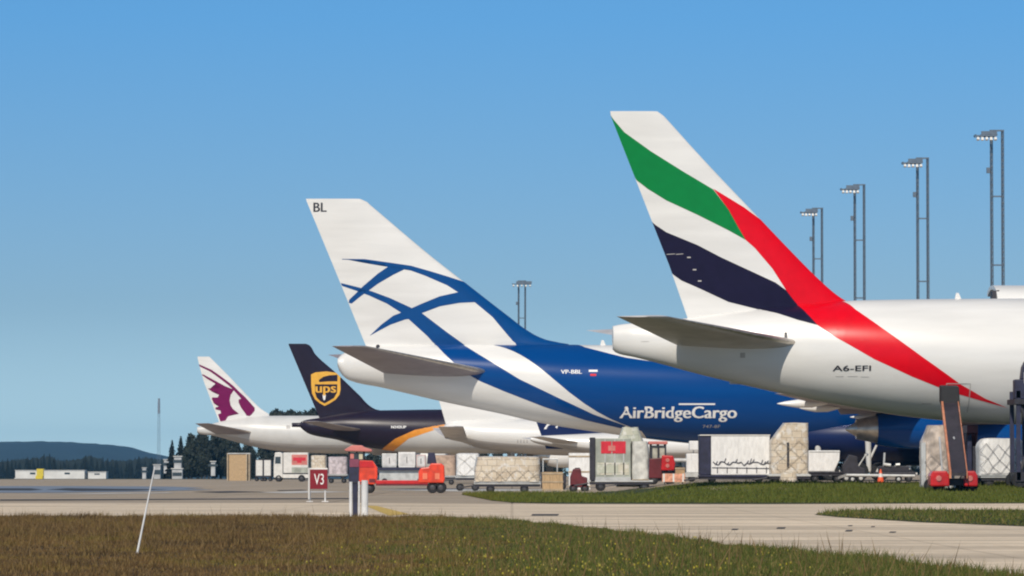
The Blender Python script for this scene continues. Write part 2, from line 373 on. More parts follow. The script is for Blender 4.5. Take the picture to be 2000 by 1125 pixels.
for i, (a, bb, c, d_, lb) in enumerate([(1037, 1005, 52, 3, 'dark smear at the grass edge on the taxiway'), (1428, 1034, 12, 2.2, 'small dark scuff in mid taxiway, leftmost of the row'), (1516, 1031, 16, 2.6, 'larger dark scuff in mid taxiway'),
        (1650, 1036.5, 13, 2.4, 'dark scuff below the left end of the grass island'), (1736, 1039.5, 12, 2, 'dark scuff under the middle of the grass island'), (1655, 1027, 8, 1.4, 'tiny scuff just under the grass island'), (1700, 1029, 7, 1.2, 'tiny scuff right of centre under the island')]):
    quad(a, bb+d_, a+c, bb, 'tyre_mark', M['skid'], lb, .016, skew=3)

# ================================================================== AIRLINERS
TH = R(3.0)
class Plane:
    """local axes: x forward (u), y to port, z up; u = 0 at the tail cone end, z = 0 on the apron"""
    def __init__(s, name, label, cat, px_tail, Y, group, th=TH):
        X = at(px_tail, Y); s.z0 = g(max(X, 6)+10, Y) if Y < 700 else 0.0
        s.o = np.array([X, Y, s.z0]); s.th = th
        s.root = thing(name, label, cat, tuple(s.o), th, group)
        s.c, s.s = math.cos(th), math.sin(th)
    def L(s, px, py, v=0.0):
        """photo pixel -> (u, w) on the plane y_local = v"""
        d = ray(px, py); n = np.array([-s.s, s.c, 0]); o = s.o + n*v
        t = (np.dot(n, o)-n[2]*CAMZ)/np.dot(n, d); p = np.array([0, 0, CAMZ]) + d*t
        q = p - s.o; return (q[0]*s.c+q[1]*s.s, q[2])
    # ---- fuselage
    def fuselage(s, top, bot, length, hwmax, mats, taper_pow=1.1, nose_len=9.0, belly=None, hw_floor=.25):
        tp = sorted(s.L(*p) for p in top); bt = sorted(s.L(*p) for p in bot)
        T = tp[-1][1]; B = bt[-1][1]; cN = B + (T-B)*.40
        ft = pchip([p[0] for p in tp]+[length-nose_len*1.6, length], [p[1] for p in tp]+[T, T]) ; fb = pchip([p[0] for p in bt]+[length-nose_len*1.6, length], [p[1] for p in bt]+[B, B])
        hm = (T-B)/2; s.len = length
        def prof(u):
            tt, bb = ft(u), fb(u)
            hh = (tt-bb)/2; hw = max(hw_floor, hwmax*(min(hh/hm, 1))**taper_pow)
            k = (u-(length-nose_len))/nose_len
            if k > 0:
                e = math.sqrt(max(0, 1-k**2.1)); wc = (tt+bb)/2*(1-k**1.6)+cN*k**1.6
                return hw*max(e, .02), wc, hh*max(e, .02)
            return hw, (tt+bb)/2, hh
        s.prof = prof; s.crown = ft
        us = np.concatenate([[0.0], np.arange(.12, 1.0, .2), np.arange(1, length-nose_len, .3), length-nose_len+nose_len*np.sin(np.linspace(0, math.pi/2, 22))])
        rings = []
        for u in us:
            hw, wc, hh = prof(u)
            rings.append([(u, hw*math.cos(a), wc+hh*math.sin(a)) for a in np.linspace(0, 2*math.pi, 97)[:-1]])
        b = MB(); b.loft(rings)
        nb = len(b.f)
        b.m = [0]*nb
        # lower lobe paint
        if belly is not None:
            for i, f_ in enumerate(b.f):
                c = np.mean([b.v[j] for j in f_], 0); hw, wc, hh = prof(c[0])
                if belly(c[0], (c[2]-wc)/hh): b.m[i] = 1
        s.fus = b; s.fus_mats = list(mats)
    def fpos(s, u, w_, off, side=-1):
        hw, wc, hh = s.prof(u); q = min(max((w_-wc)/hh, -1), 1); return s.fphi(u, math.asin(q), off, side)
    def fphi(s, u, ph, off, side=-1):
        hw, wc, hh = s.prof(u); n = Vector((0, math.cos(ph)/hw, math.sin(ph)/hh)).normalized()*off
        return (u, side*(hw*math.cos(ph)+n.y), wc+hh*math.sin(ph)+n.z)
    def decal_f(s, pts, mi, off=.010, local=False, sides=(-1, 1), du=.4, dphi=R(4)):
        """polygon (photo px, or local u,w) wrapped on the fuselage skin"""
        P = [p if local else s.L(*p) for p in pts]; Q = []
        for i, p in enumerate(P):
            q = P[(i+1) % len(P)]; k = max(1, int(math.hypot(q[0]-p[0], q[1]-p[1])/.35))
            for j in range(k): Q.append((p[0]+(q[0]-p[0])*j/k, p[1]+(q[1]-p[1])*j/k))
        bm = bmesh.new(); vs = []
        for u, w_ in Q:
            hw, wc, hh = s.prof(u); vs.append(bm.verts.new((u, math.asin(min(max((w_-wc)/hh, -1), 1)), 0)))
        try: bm.faces.new(vs)
        except ValueError: return
        s._cutmap(bm, du, dphi, lambda x, y, sd: s.fphi(x, y, off, sd), mi, sides, s.fus)
    def _cutmap(s, bm, du, dv, fn, mi, sides, target):
        bmesh.ops.triangulate(bm, faces=bm.faces[:])
        for ax, st in ((0, du), (1, dv)):
            lo = min(v.co[ax] for v in bm.verts); hi = max(v.co[ax] for v in bm.verts); k = math.floor(lo/st)*st+st
            while k < hi:
                co = [0, 0, 0]; no = [0, 0, 0]; co[ax] = k; no[ax] = 1
                bmesh.ops.bisect_plane(bm, geom=bm.verts[:]+bm.edges[:]+bm.faces[:], plane_co=co, plane_no=no); k += st
        bm.verts.index_update(); fs = [tuple(v.index for v in f.verts) for f in bm.faces if f.calc_area() > 1e-6]
        cs = [v.co.copy() for v in bm.verts]; bm.free()
        for sd in sides:
            target.mi = mi; target.add([fn(c.x, c.y, sd) for c in cs], fs)
        target.mi = 0
    def text_f(s, body, p0, height, mi, off=.02, bold=0.0, stretch=1.0, width=None):
        """lettering on the starboard skin; p0 = photo px of its lower left corner, height in m"""
        vs, fs = text_polys(body, bold); u0, w0 = s.L(*p0)
        if width: stretch = width/(vs[:, 0].max()*height)
        s.fus.mi = mi; n3 = len(vs)//3 if bold else len(vs)+1; s.fus.add([s.fpos(u0+x*height*stretch, w0+y*height, off+.004*(i//n3)) for i, (x, y) in enumerate(vs)], fs); s.fus.mi = 0
    def finish_fuselage(s): s.fus_o = s.fus.build('fuselage', s.fus_mats, s.root, smooth=45); return s.fus_o
    # ---- fin
    def fin(s, te, le, mats, thick=.10, sink=1.2, root_paint=None):
        te = [s.L(*p) for p in te]; le = [s.L(*p) for p in le]       # from tip down
        te.sort(key=lambda p: p[1]); le.sort(key=lambda p: p[1])
        fte = lambda w_: float(np.interp(w_, [p[1] for p in te], [p[0] for p in te])) if w_ >= te[0][1] else te[0][0]+(te[0][1]-w_)*(te[0][0]-te[1][0])/(te[1][1]-te[0][1])*1.0
        fle = pchip([p[1] for p in le], [p[0] for p in le])
        s.w_top = max(le[-1][1], te[-1][1]); w0 = min(le[0][1], te[0][1])-sink
        tipc = le[-1][0]-te[-1][0]
        def half(u, w_):
            a, b_ = fte(w_), fle(w_); c = max(b_-a, .01); x = min(max((b_-u)/c, 0), 1)
            ce = min(c, 9.5*max(tipc, 1)/3)          # keep the fillet thin
            return max(0, 5*thick*ce*(.2969*math.sqrt(x)-.126*x-.3516*x*x+.2843*x**3-.1036*x**4))
        s.half = half; s.fte, s.fle = fte, fle
        ws = np.concatenate([np.linspace(w0, te[0][1], 6)[:-1], np.linspace(te[0][1], s.w_top, 48)])
        xs = (1-np.cos(np.linspace(0, math.pi, 28)))/2; rings = []
        for w_ in ws:
            a, b_ = fte(min(w_, s.w_top)), fle(w_)
            up = [(b_-x*(b_-a), half(b_-x*(b_-a), w_), w_) for x in xs]; dn = [(p[0], -p[1], p[2]) for p in up[::-1][1:-1]]
            rings.append(up+dn)
        b = MB(); b.loft(rings); s.finmb = b; s.fin_mats = list(mats)
        if root_paint:                              # paint of the low front fairing
            uu, mi = s.L(*root_paint[0])[0], root_paint[1]
            for i, f_ in enumerate(b.f):
                c = np.mean([b.v[j] for j in f_], 0)
                if c[0] > uu: b.m[i] = mi
        s.fin_poly = [(p[0], p[1]) for p in te] + [(p[0], p[1]) for p in le[::-1]]
        return s
    def decal_v(s, pts, mi, off=.012, local=False, sides=(-1, 1)):
        P = [p if local else s.L(*p) for p in pts]; Q = []
        for i, p in enumerate(P):
            q = P[(i+1) % len(P)]; k = max(1, int(math.hypot(q[0]-p[0], q[1]-p[1])/.2))
            for j in range(k): Q.append((p[0]+(q[0]-p[0])*j/k, p[1]+(q[1]-p[1])*j/k))
        bm = bmesh.new(); vs = []
        for u, w_ in Q:
            w_ = min(w_, s.w_top); a, b_ = s.fte(w_), s.fle(w_); x = min(max((b_-u)/(b_-a), 0), 1)
            vs.append(bm.verts.new((math.acos(1-2*x), w_, 0)))
        bm.faces.new(vs)
        def fn(th, w_, sd):
            a, b_ = s.fte(w_), s.fle(w_); u = b_-(1-math.cos(th))/2*(b_-a)
            nx = off*math.cos(min(th*3, math.pi/2)); return (u+nx, sd*(s.half(u, w_)+off), w_)
        s._cutmap(bm, math.pi/27, .25, fn, mi, sides, s.finmb)
    def _fv(s, u, w_, off, sd):
        w_ = min(w_, s.w_top); a, b_ = s.fte(w_), s.fle(w_); u = min(max(u, a), b_)
        return (u, sd*(s.half(u, w_)+off), w_)
    def both(s, pts, mi, **k): s.decal_v(pts, mi, **k); s.decal_f(pts, mi, **k)
    def text_v(s, body, p0, height, mi, off=.02, bold=0.0, width=None):
        vs, fs = text_polys(body, bold); u0, w0 = s.L(*p0); st = 1.0 if not width else width/(vs[:, 0].max()*height)
        s.finmb.mi = mi; n3 = len(vs)//3 if bold else len(vs)+1; s.finmb.add([s._fv(u0+x*height*st, w0+y*height, off+.004*(i//n3), -1) for i, (x, y) in enumerate(vs)], fs); s.finmb.mi = 0
    def hinge(s, px_top, px_bot, mi):
        (u1, w1), (u2, w2) = s.L(*px_top), s.L(*px_bot); t = .012
        s.decal_v([(u1-t, w1), (u2-t, w2), (u2+t, w2), (u1+t, w1)], mi, local=True, off=.022)
    def finish_fin(s): return s.finmb.build('tail_fin', s.fin_mats, s.root, smooth=40)
    # ---- lifting surfaces
    def surface(s, name, root_le, root_te, tip_le, tip_te, v0, v1, z, mats, t0=.12, t1=.09, mid=None, extend=1.5):
        """z = (root_z, tip_z); built for both sides"""
        out = []
        for sd in (-1, 1):
            st = [(v0-extend, root_le+(root_le-tip_le)/(v1-v0)*extend, root_te+(root_te-tip_te)/(v1-v0)*extend*(0 if mid else 1), z[0]-(z[1]-z[0])/(v1-v0)*extend, t0), (v0, root_le, root_te, z[0], t0)]
            if mid: st.append(mid)
            st += [(v0+(v1-v0)*.97, root_le+(tip_le-root_le)*.97 if not mid else mid[1]+(tip_le-mid[1])*(.97*(v1-v0)+v0-mid[0])/(v1-mid[0]), root_te+(tip_te-root_te)*.97 if not mid else mid[2]+(tip_te-mid[2])*(.97*(v1-v0)+v0-mid[0])/(v1-mid[0]), z[0]+(z[1]-z[0])*.97, t1), (v1, tip_le-.35*(tip_le-tip_te), tip_te, z[1], t1*.6)]
            rings = []
            for v, le, te, zz, t in st:
                c = le-te; up, dn = [], []
                for x in (1-np.cos(np.linspace(0, math.pi, 18)))/2:
                    h = 5*t*c*(.2969*math.sqrt(x)-.126*x-.3516*x*x+.2843*x**3-.1036*x**4)
                    up.append((le-x*c, sd*v, zz+h)); dn.append((le-x*c, sd*v, zz-h*.9))
                rings.append(up+dn[::-1][1:-1])
            b = MB(); b.loft(rings)
            # thin control surface line + leading edge kept as shape detail: bare metal leading edge
            nseg = len(rings[0])
            for i, f_ in enumerate(b.f[:(len(rings)-1)*nseg]):
                k = i % nseg
                if k < 2 or k >= nseg-2: b.m[i] = 1
            out.append(b.build(name, mats, s.root, smooth=40))
        return out
    def stab(s, root_le, root_te, tip_le, tip_te, v0, v1, mats, t0=.10):
        """photo px outline of the near stabiliser (v0 root, v1 tip)"""
        a, b_ = s.L(*root_le, -v0), s.L(*root_te, -v0); c, d = s.L(*tip_le, -v1), s.L(*tip_te, -v1)
        return s.surface('stabilizer', a[0], b_[0], c[0], d[0], v0, v1, ((a[1]+b_[1])/2, (c[1]+d[1])/2), mats, t0=t0, t1=.08)
    def engine(s, u0, v, z, r, ln, mats, pylon_z, both=True):
        """u0 = exhaust end of the core, forward to u0+ln"""
        for sd in ((-1, 1) if both else (-1,)):
            c = (u0, sd*v, z)
            b = MB()
            b.lathe(c, [(ln*.30, r*.80), (ln*.45, r*.93), (ln*.62, r), (ln*.86, r*.98), (ln*.96, r*.88), (ln, r*.80), (ln*.985, r*.74), (ln*.90, r*.70), (ln*.88, .02)])
            n = b.build('nacelle', mats['nac'], s.root, smooth=40)
            b = MB(); b.lathe(c, [(ln*.36, r*.74), (ln*.31, r*.72), (ln*.16, r*.56), (ln*.10, r*.50), (ln*.11, r*.40), (0, r*.06)]); b.build('exhaust_nozzle', M['metal'], n, smooth=40)
            b = MB(); b.lathe(c, [(ln*.955, r*.895), (ln*1.0, r*.81), (ln*.99, r*.74), (ln*.95, r*.725)]); b.build('intake_lip', M['metal'], n, smooth=40)
            b = MB()
            b.loft([[(u0+ln*.85, sd*v-.0, z+r*.9), (u0+ln*.5, sd*v-.22, z+r*.9), (u0-ln*.05, sd*v-.05, z+r*.75), (u0-ln*.05, sd*v+.05, z+r*.75), (u0+ln*.5, sd*v+.22, z+r*.9)],
                    [(u0+ln*.55, sd*v-.0, pylon_z), (u0+ln*.3, sd*v-.2, pylon_z), (u0-ln*.1, sd*v-.05, pylon_z), (u0-ln*.1, sd*v+.05, pylon_z), (u0+ln*.3, sd*v+.2, pylon_z)]])
            b.build('engine_pylon', mats['pyl'], s.root, smooth=30)
    def canoes(s, spots, m):
        """flap track fairings: (u_rear, v, z, length)"""
        for u, v, z, ln in spots:
            for sd in (-1, 1):
                b = MB(); b.lathe((u, sd*v, z), [(0, .02), (ln*.15, .14), (ln*.4, .27), (ln*.7, .26), (ln, .04)], n=14); b.build('flap_fairing', m, s.root, smooth=50)
    def gear(s, u, v, zt, wheels, r=.62, name='landing_gear'):
        for sd in ((-1, 1) if v > .1 else (1,)):
            b = MB(); b.tube((u, sd*v, r), (u-.1, sd*v, zt), .17, .24, 12); b.tube((u-wheels*.72, sd*v, r), (u+wheels*.72, sd*v, r), .11, n=8)
            b.tube((u, sd*v, r+.7), (u+1.3, sd*v, zt-.2), .08, n=8)
            l = b.build(name, M['pale'], s.root, smooth=40)
            for k in range(wheels):
                uu = u+(k-(wheels-1)/2)*1.42
                for q in (-1, 1):
                    t = MB(); t.lathe((uu, sd*v+q*.42, r), [(-.21, r*.55), (-.21, r*.9), (-.14, r), (.14, r), (.21, r*.9), (.21, r*.55)], axis='y', n=24)
                    wl = t.build('wheel', M['black'], l, smooth=40)
                    t = MB(); t.lathe((uu, sd*v+q*.42, r), [(-.16, .02), (-.17, r*.2), (-.13, r*.5), (.13, r*.5), (.17, r*.2), (.16, .02)], axis='y', n=18); t.build('wheel_hub', M['pale'], wl, smooth=40)
GRP = 'airliners parked nose in along the apron'

# ------------------------------------------------------------------ 1  airliner with green, red and dark stripes
E = Plane('cargo_airliner', 'nearest white airliner with green, red and dark stripes on its tall tail fin', 'airliner', 1197, 226, GRP)
E.fuselage([(1197, 637), (1210, 634), (1280, 628), (1343, 621), (1410, 611), (1512, 600), (1600, 592), (1640, 588.5), (1700, 586), (1900, 583.5), (2000, 583)],
           [(1197, 683), (1203, 689), (1240, 698), (1292, 711), (1343, 725), (1431, 747), (1543, 772), (1664, 796), (1768, 813), (1850, 822), (1936, 828), (2050, 830)],
           63.7, 3.1, [M['white'], M['belly'], M['red'], M['green'], M['ink'], M['text_dk'], M['line']], taper_pow=1.35, hw_floor=.5)
E.fin([(1192, 224), (1241, 349), (1274, 434), (1307, 518), (1343, 621)],
      [(1284, 217.5), (1290, 220), (1296, 226), (1318, 250), (1345, 280), (1392, 331), (1476, 419), (1534, 480), (1603, 549.5), (1626, 570), (1642, 582), (1656, 590)],
      [M['white'], M['belly'], M['red'], M['green'], M['ink'], M['text_dk'], M['line']], root_paint=((1606, 580), 2))
green = [(1187, 220), (1219.5, 258.6), (1271, 296), (1331, 334), (1392, 370.5), (1422, 410), (1440, 443), (1455, 469), (1422, 450.5), (1361.6, 420), (1301, 391.6), (1265, 369), (1236, 346)]
red = [(1392, 369), (1410, 379.5), (1452, 405), (1500, 440), (1538, 472), (1577, 512.5), (1610, 548), (1630, 571), (1648.5, 592), (1664, 607), (1712, 644.6), (1787, 700.6), (1861, 753), (1910, 780), (1955, 797.6),
       (1899, 783), (1839, 766), (1768, 738), (1694, 703.7), (1621.6, 661), (1588, 637), (1561, 603), (1534, 567.7), (1507, 525), (1473, 485), (1455, 469), (1440, 443), (1422, 410)]
ink = [(1270, 432), (1301, 453.6), (1361.6, 479), (1407, 503), (1467, 531), (1513, 552.5), (1534, 567.7), (1561, 603), (1588, 637), (1552, 627), (1513, 613), (1422, 590), (1361.6, 561.6), (1331, 548), (1310, 533)]
for P, mi in ((green, 3), (red, 2), (ink, 4)): E.both(P, mi)
E.decal_v([(1590, 606), (1590, 570), (1614, 558), (1636, 576), (1652, 590), (1664, 604)], 2, off=.016)
E.text_f('A6-EFI', (1616, 726), .27, 5, bold=.015, width=1.90)
for (x, y) in ((1345, 503), (1356, 527), (1366, 549)):      # small white marks near the rudder hinge
    u, w_ = E.L(x, y); E.decal_v([(u-.09, w_-.03), (u+.09, w_-.03), (u+.09, w_+.03), (u-.09, w_+.03)], 6, local=True, off=.02)
for x0, x1 in ((1302, 1318), (1320, 1334)):
    (u0, w0), (u1, w1) = E.L(x0, 497), E.L(x1, 496); E.decal_v([(u0, w0-.015), (u1, w1-.015), (u1, w1+.015), (u0, w0+.015)], 6, local=True, off=.02)
u, w_ = E.L(1527, 657); E.decal_f([(u-.07, w_-.16), (u+.07, w_-.16), (u+.07, w_+.16), (u-.07, w_+.16)], 5, local=True)
def ring_line(P, px, py0, py1, mi, t=.018):
    (u, w0), (_, w1) = P.L(px, py0), P.L(px, py1); P.decal_f([(u-t, w0), (u-t, w1), (u+t, w1), (u+t, w0)], mi, local=True, sides=(-1,), off=.014)
# bulk cargo door outline
(u0, w0), (u1, w1) = E.L(1833, 752), E.L(1880, 806)
for a, b_, c, d in ((u0, w0, u1, w0+.04), (u0, w1, u0+.04, w0), (u1-.04, w1, u1, w0)): E.decal_f([(a, b_), (c, b_), (c, d), (a, d)], 6, local=True, sides=(-1,), off=.016)
for x, y, w_, h_ in ((1622, 737, .40, .02), (1645, 737, .5, .02), (1670, 738, .4, .02), (1250, 668, .4, .02), (1440, 700, .25, .25), (1790, 790, .5, .03)):
    u, z = E.L(x, y); E.decal_f([(u, z), (u+w_, z), (u+w_, z+h_), (u, z+h_)], 6, local=True, sides=(-1,), off=.016)
E.finish_fin(); E.finish_fuselage()
E.stab((1560, 677), (1312, 662), (1300, 620), (1204, 616), 1.7, 10.7, [M['wing'], M['metal']])
E.surface('wing', 41, 26.5, 20.5, 18.2, 2.6, 32.2, (3.9, 6.9), [M['wing'], M['metal']], mid=(11, 34, 25.0, 4.7, .11), extend=2)
E.engine(30.5, 9.8, 3.0, 1.95, 7.2, dict(nac=M['white'], pyl=M['white']), 4.8)
E.gear(29, 5.4, 3.6, 3, .66); E.gear(57, 0, 3.0, 1, .5)
b = MB(); a = E.L(1868, 585)[0]; b.prism([(a-.10, E.crown(a)-.1), (a+.28, E.crown(a)-.1), (a+.12, E.crown(a)+.30), (a-.02, E.crown(a)+.30)], -.03, .03); b.build('antenna', M['white'], E.root)
# door hinge open over the crown (port side): curved skin panel
u0, wt = E.L(1938, 557, 3.0); rr = 3.1; b = MB(); rings = []
for uu in (u0, u0+.02, u0+3.75, u0+3.8):
    outer = []
    for a_ in np.linspace(R(188), R(35), 18):
        outer.append((uu, 3.2+1.9*math.cos(a_), wt-.95+.95*math.sin(a_)))
    inner = [(p[0], 3.2+(p[1]-3.2)*.86, wt-.95+(p[2]-wt+.95)*.80-.02) for p in outer[::-1]]
    rings.append(outer+inner)
b.loft(rings); tdoor = b.build('cargo_door', [M['white']], E.root, smooth=30); tdoor['label'] = 'main deck cargo door swung up above the crown'
b = MB(); cr = E.crown(u0)
for uu in (u0-.25, u0+1.6, u0+3.4):
    b = MB(); b.loft([[(uu, 1.6, cr-.5), (uu+.3, 1.6, cr-.5), (uu+.3, 2.0, cr-.6), (uu, 2.0, cr-.6)], [(uu+.05, 1.7, wt-.35), (uu+.4, 1.7, wt-.30), (uu+.4, 2.5, wt-.30), (uu+.05, 2.5, wt-.35)]])
    b.build('door_hinge', M['dark'], E.root)
b = MB(); v0_, v1_ = -.42, -.30
# tail skid, drain mast and beacon
b.prism([(E.L(1431, 747)[0]-.15, E.L(1431, 749)[1]-.02), (E.L(1431, 747)[0]+.5, E.L(1431, 747)[1]-.1), (E.L(1431, 747)[0]+.5, E.L(1431, 747)[1]+.25), (E.L(1431, 747)[0]-.15, E.L(1431, 747)[1]+.2)], -.12, .12); b.build('tail_skid', M['belly'], E.root, bevel=.03)

# ------------------------------------------------------------------ 2  blue and white cargo jumbo
A = Plane('cargo_airliner', 'blue and white freighter with curved blue bands crossing its white tail fin', 'airliner', 659, 308, GRP)
A.fuselage([(659, 701), (664, 695), (685, 683), (714, 675), (780, 672), (870, 671.5), (1017, 672), (1124, 673.5), (1190, 674), (1300, 674)],
           [(659, 714), (664, 727), (683, 743), (746, 757), (872, 786), (982, 809), (1061, 827), (1140, 840), (1203, 849), (1258, 856), (1310, 862), (1362, 867), (1420, 870), (1500, 871)],
           70, 3.25, [M['white'], M['belly'], M['blue'], M['blue_dk'], M['text_wh'], M['line'], M['red']], taper_pow=1.15, hw_floor=.6, nose_len=10)
A.fin([(597.6, 390), (662, 546), (712, 669)],
      [(704, 388.5), (712, 391), (724, 401), (844, 502), (908, 552), (990.5, 616), (1029, 645), (1050, 657), (1075, 666), (1110, 672)],
      [M['white'], M['belly'], M['blue_dk'], M['text_dk'], M['line']], root_paint=((1026, 660), 2))
def z4(*a): return [(580+x/3.41, 370+y/3.41) for x, y in a]
def z5(*a): return [(620+x/3.175, 600+y/3.175) for x, y in a]
arc = z4((300, 463), (450, 465), (640, 492), (760, 510), (900, 550), (1000, 580), (1100, 612), (1180, 640), (1300, 740), (1400, 810), (1530, 920), (1600, 975), (1700, 1005), (1800, 1040), (1800, 1110)) + \
      z4((1560, 1125), (1480, 1060), (1400, 970), (1300, 850), (1180, 750), (1110, 700), (1065, 682), (1000, 640), (850, 575), (720, 528), (620, 503), (450, 473), (300, 467))
A.decal_v(arc, 2)
bandB = z4((622, 505), (540, 560), (440, 645), (395, 690), (348, 735), (345, 755), (365, 760), (420, 715), (480, 672), (540, 628), (640, 570), (722, 530))
bandC = z4((1180, 680), (1075, 685), (950, 713), (830, 762), (740, 802), (640, 842), (560, 902), (484, 975), (520, 955), (620, 902), (720, 867), (770, 860), (830, 825), (950, 780), (1080, 757), (1180, 752), (1260, 780))
bandD = z4((292, 623), (420, 655), (500, 680), (620, 725), (750, 785), (830, 825), (1000, 955), (1130, 1048)) + z5((800, 170), (1000, 300), (1240, 450), (1500, 575), (1700, 668), (1900, 738),
        (1870, 752), (1650, 702), (1400, 622), (1150, 525), (1000, 462), (940, 428), (850, 358), (780, 290), (680, 180), (570, 80)) + z4((690, 820), (600, 762), (480, 707), (400, 677), (300, 642))
bandD2 = bandD
A.decal_v(bandB, 2); A.decal_v(bandC, 2, off=.014)
A.both(bandD, 2)
# fin lower front part of the big blue area
A.decal_v(z4((1400, 810), (1530, 920), (1600, 960), (1900, 1040), (1900, 1160), (1600, 1170), (1560, 1125), (1480, 1060), (1400, 970)), 2, off=.013)
# main blue: everything forward of the white band, below the white crown stripe
LEN = [A.L(*p) for p in z5((1000, -10), (1075, 60), (1150, 110), (1225, 190), (1300, 280), (1375, 365), (1450, 450), (1545, 530), (1640, 600), (1720, 650), (1800, 692), (1870, 722), (1940, 748), (2000, 770))]
main = [(LEN[0][0], 14)] + LEN + [A.L(1300, 900), (58, .5), (58, A.L(1400, 730)[1])] + [A.L(*p) for p in ((1500, 731), (1400, 727), (1342, 721), (1290, 711), (1218, 700), (1187, 692), (1160, 684.5), (1140, 679), (1124, 673), (1118, 668), (1060, 655))]
A.decal_f(main, 2, local=True, du=.5)
A.decal_v([(1010, 690), (1015, 640), (1050, 654), (1085, 664), (1126, 672), (1130, 690)], 2, off=.016)
A.text_f('AirBridgeCargo', (1205, 817), .80, 4, bold=.028, width=8.05, off=.02)
A.text_f('VP-BBL', (1091, 731.5), .27, 4, bold=.02, width=1.45, off=.022)
A.text_f('747-8F', (1366, 836), .20, 5, width=1.2, off=.022)
(u0, w0), (u1, w1) = A.L(1145, 724), A.L(1162, 736)
A.decal_f([(u0, w0), (u1, w0), (u1, w0-.14), (u0, w0-.14)], 4, local=True, sides=(-1,), off=.02); A.decal_f([(u0+.1, w0-.28), (u1-.1, w0-.28), (u1-.1, w0-.42), (u0+.1, w0-.42)], 6, local=True, sides=(-1,), off=.02)
(u0, w0), (u1, w1) = A.L(1318, 789), A.L(1388, 792); A.decal_f([(u0, w0), (u1, w0), (u1, w1), (u0, w1)], 4, local=True, sides=(-1,), off=.02)
A.text_v('BL', (612, 413.5), .64, 3, bold=.02, width=.92)
A.finish_fin(); A.finish_fuselage()
A.stab((950, 728), (742, 722), (714, 675), (648, 677), 1.9, 11.1, [M['wingdk'], M['metal']])
wz = (3.7, 5.45)
A.surface('wing', 52, 38.5, 29.6, 26.6, 3.0, 33.5, wz, [M['wingdk'], M['metal']], mid=(12.5, 44.9, 35.5, 4.2, .11), extend=2.5)
A.engine(32.6, 21.3, 3.35, 1.28, 6.6, dict(nac=M['blue'], pyl=M['wingdk']), 4.85)
A.engine(39.8, 11.9, 2.75, 1.28, 6.6, dict(nac=M['blue'], pyl=M['wingdk']), 4.4)
A.canoes([(27.5, 27, 4.92, 3.2), (29.2, 24.5, 4.68, 2.6), (33.5, 16.5, 4.2, 3.6), (35.5, 9, 3.6, 4.2)], M['white'])
A.gear(36.2, 5.5, 4.2, 2, .62); A.gear(33.2, 2.0, 3.0, 2, .62); A.gear(62.5, 0, 2.6, 1, .6)
b = MB(); b.lathe((29.5, 0, 3.05), [(0, .1), (3, 1.5), (7, 2.1), (20, 2.2), (25, 1.4), (29, .1)], n=32)
for i, v in enumerate(b.v): b.v[i] = (v[0], v[1]*1.55, 3.05+(v[2]-3.05)*.95)
b.build('wing_fairing', M['navy'], A.root, smooth=50)
b = MB(); a = A.L(1176, 673)[0]; b.prism([(a-.15, A.crown(a)-.1), (a+.3, A.crown(a)-.1), (a+.1, A.crown(a)+.34), (a-.05, A.crown(a)+.34)], -.03, .03); b.build('antenna', M['white'], A.root)
b = MB(); u, w_ = A.L(738, 677, -.5); b.lathe((u, -.55, w_-.05), [(-.2, .02), (0, .14), (.15, .12), (.2, .02)], axis='z', n=12); b.build('beacon', M['dark'], A.root)

# ------------------------------------------------------------------ 3  narrow blue finned jet
N4 = Plane('cargo_airliner', 'small white jet with a dark navy tail fin, partly hidden behind the blue freighter', 'airliner', 1036, 392, GRP)
N4.fuselage([(1036, 855), (1046, 852), (1080, 850), (1120, 848), (1160, 846), (1220, 844), (1300, 844)],
            [(1036, 860), (1042, 864), (1092, 875), (1155, 887), (1220, 896), (1280, 900), (1340, 900)], 38, 1.9, [M['white'], M['belly'], M['navy'], M['text_wh']], nose_len=5,
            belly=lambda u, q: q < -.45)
N4.fin([(1003, 705), (1030, 775), (1057, 850)], [(1036, 703), (1050, 716), (1110, 780), (1150, 824), (1175, 843), (1195, 846)], [M['navy'], M['text_wh']])
N4.decal_v([(1062, 838), (1070, 826), (1082, 823), (1076, 829), (1070, 832), (1067, 838)], 1); N4.decal_v([(1084, 834), (1090, 830), (1088, 837)], 1)
N4.finish_fin(); N4.finish_fuselage()
N4.stab((1130, 864), (1076, 864), (1060, 853), (1034, 853), 1.0, 6.8, [M['wing'], M['metal']])
N4.surface('wing', 24, 17, 14, 12.4, 1.5, 17, (2.6, 3.7), [M['wing'], M['metal']]); N4.engine(17.5, 4.9, 1.8, .85, 4.0, dict(nac=M['white'], pyl=M['white']), 2.7); N4.gear(16.8, 2.8, 2.2, 1, .5); N4.gear(33.5, 0, 1.8, 1, .4)

# ------------------------------------------------------------------ 4  plain white jet
P3 = Plane('cargo_airliner', 'plain white jet with no markings, between the brown tailed and the navy finned jets', 'airliner', 866, 450, GRP)
P3.fuselage([(866, 838), (869, 829), (900, 821), (960, 818), (1020, 817), (1100, 817)],
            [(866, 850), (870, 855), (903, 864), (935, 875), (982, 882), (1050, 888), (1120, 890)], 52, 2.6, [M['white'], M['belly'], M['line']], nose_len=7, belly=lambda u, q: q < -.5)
P3.fin([(789, 633), (858, 784), (871, 829)], [(842, 630), (860, 650), (950, 745), (1000, 795), (1020, 810), (1045, 817)], [M['white'], M['line']])
for x in (1008, 1014, 1020, 1026): 
    u, w_ = P3.L(x, 863); P3.decal_f([(u, w_-.12), (u+.09, w_-.12), (u+.09, w_+.2), (u, w_+.2)], 2, local=True)
P3.finish_fin(); P3.finish_fuselage()
P3.stab((912, 850), (868, 856), (905, 838), (856, 828), 1.0, 8.6, [M['wing'], M['metal']])
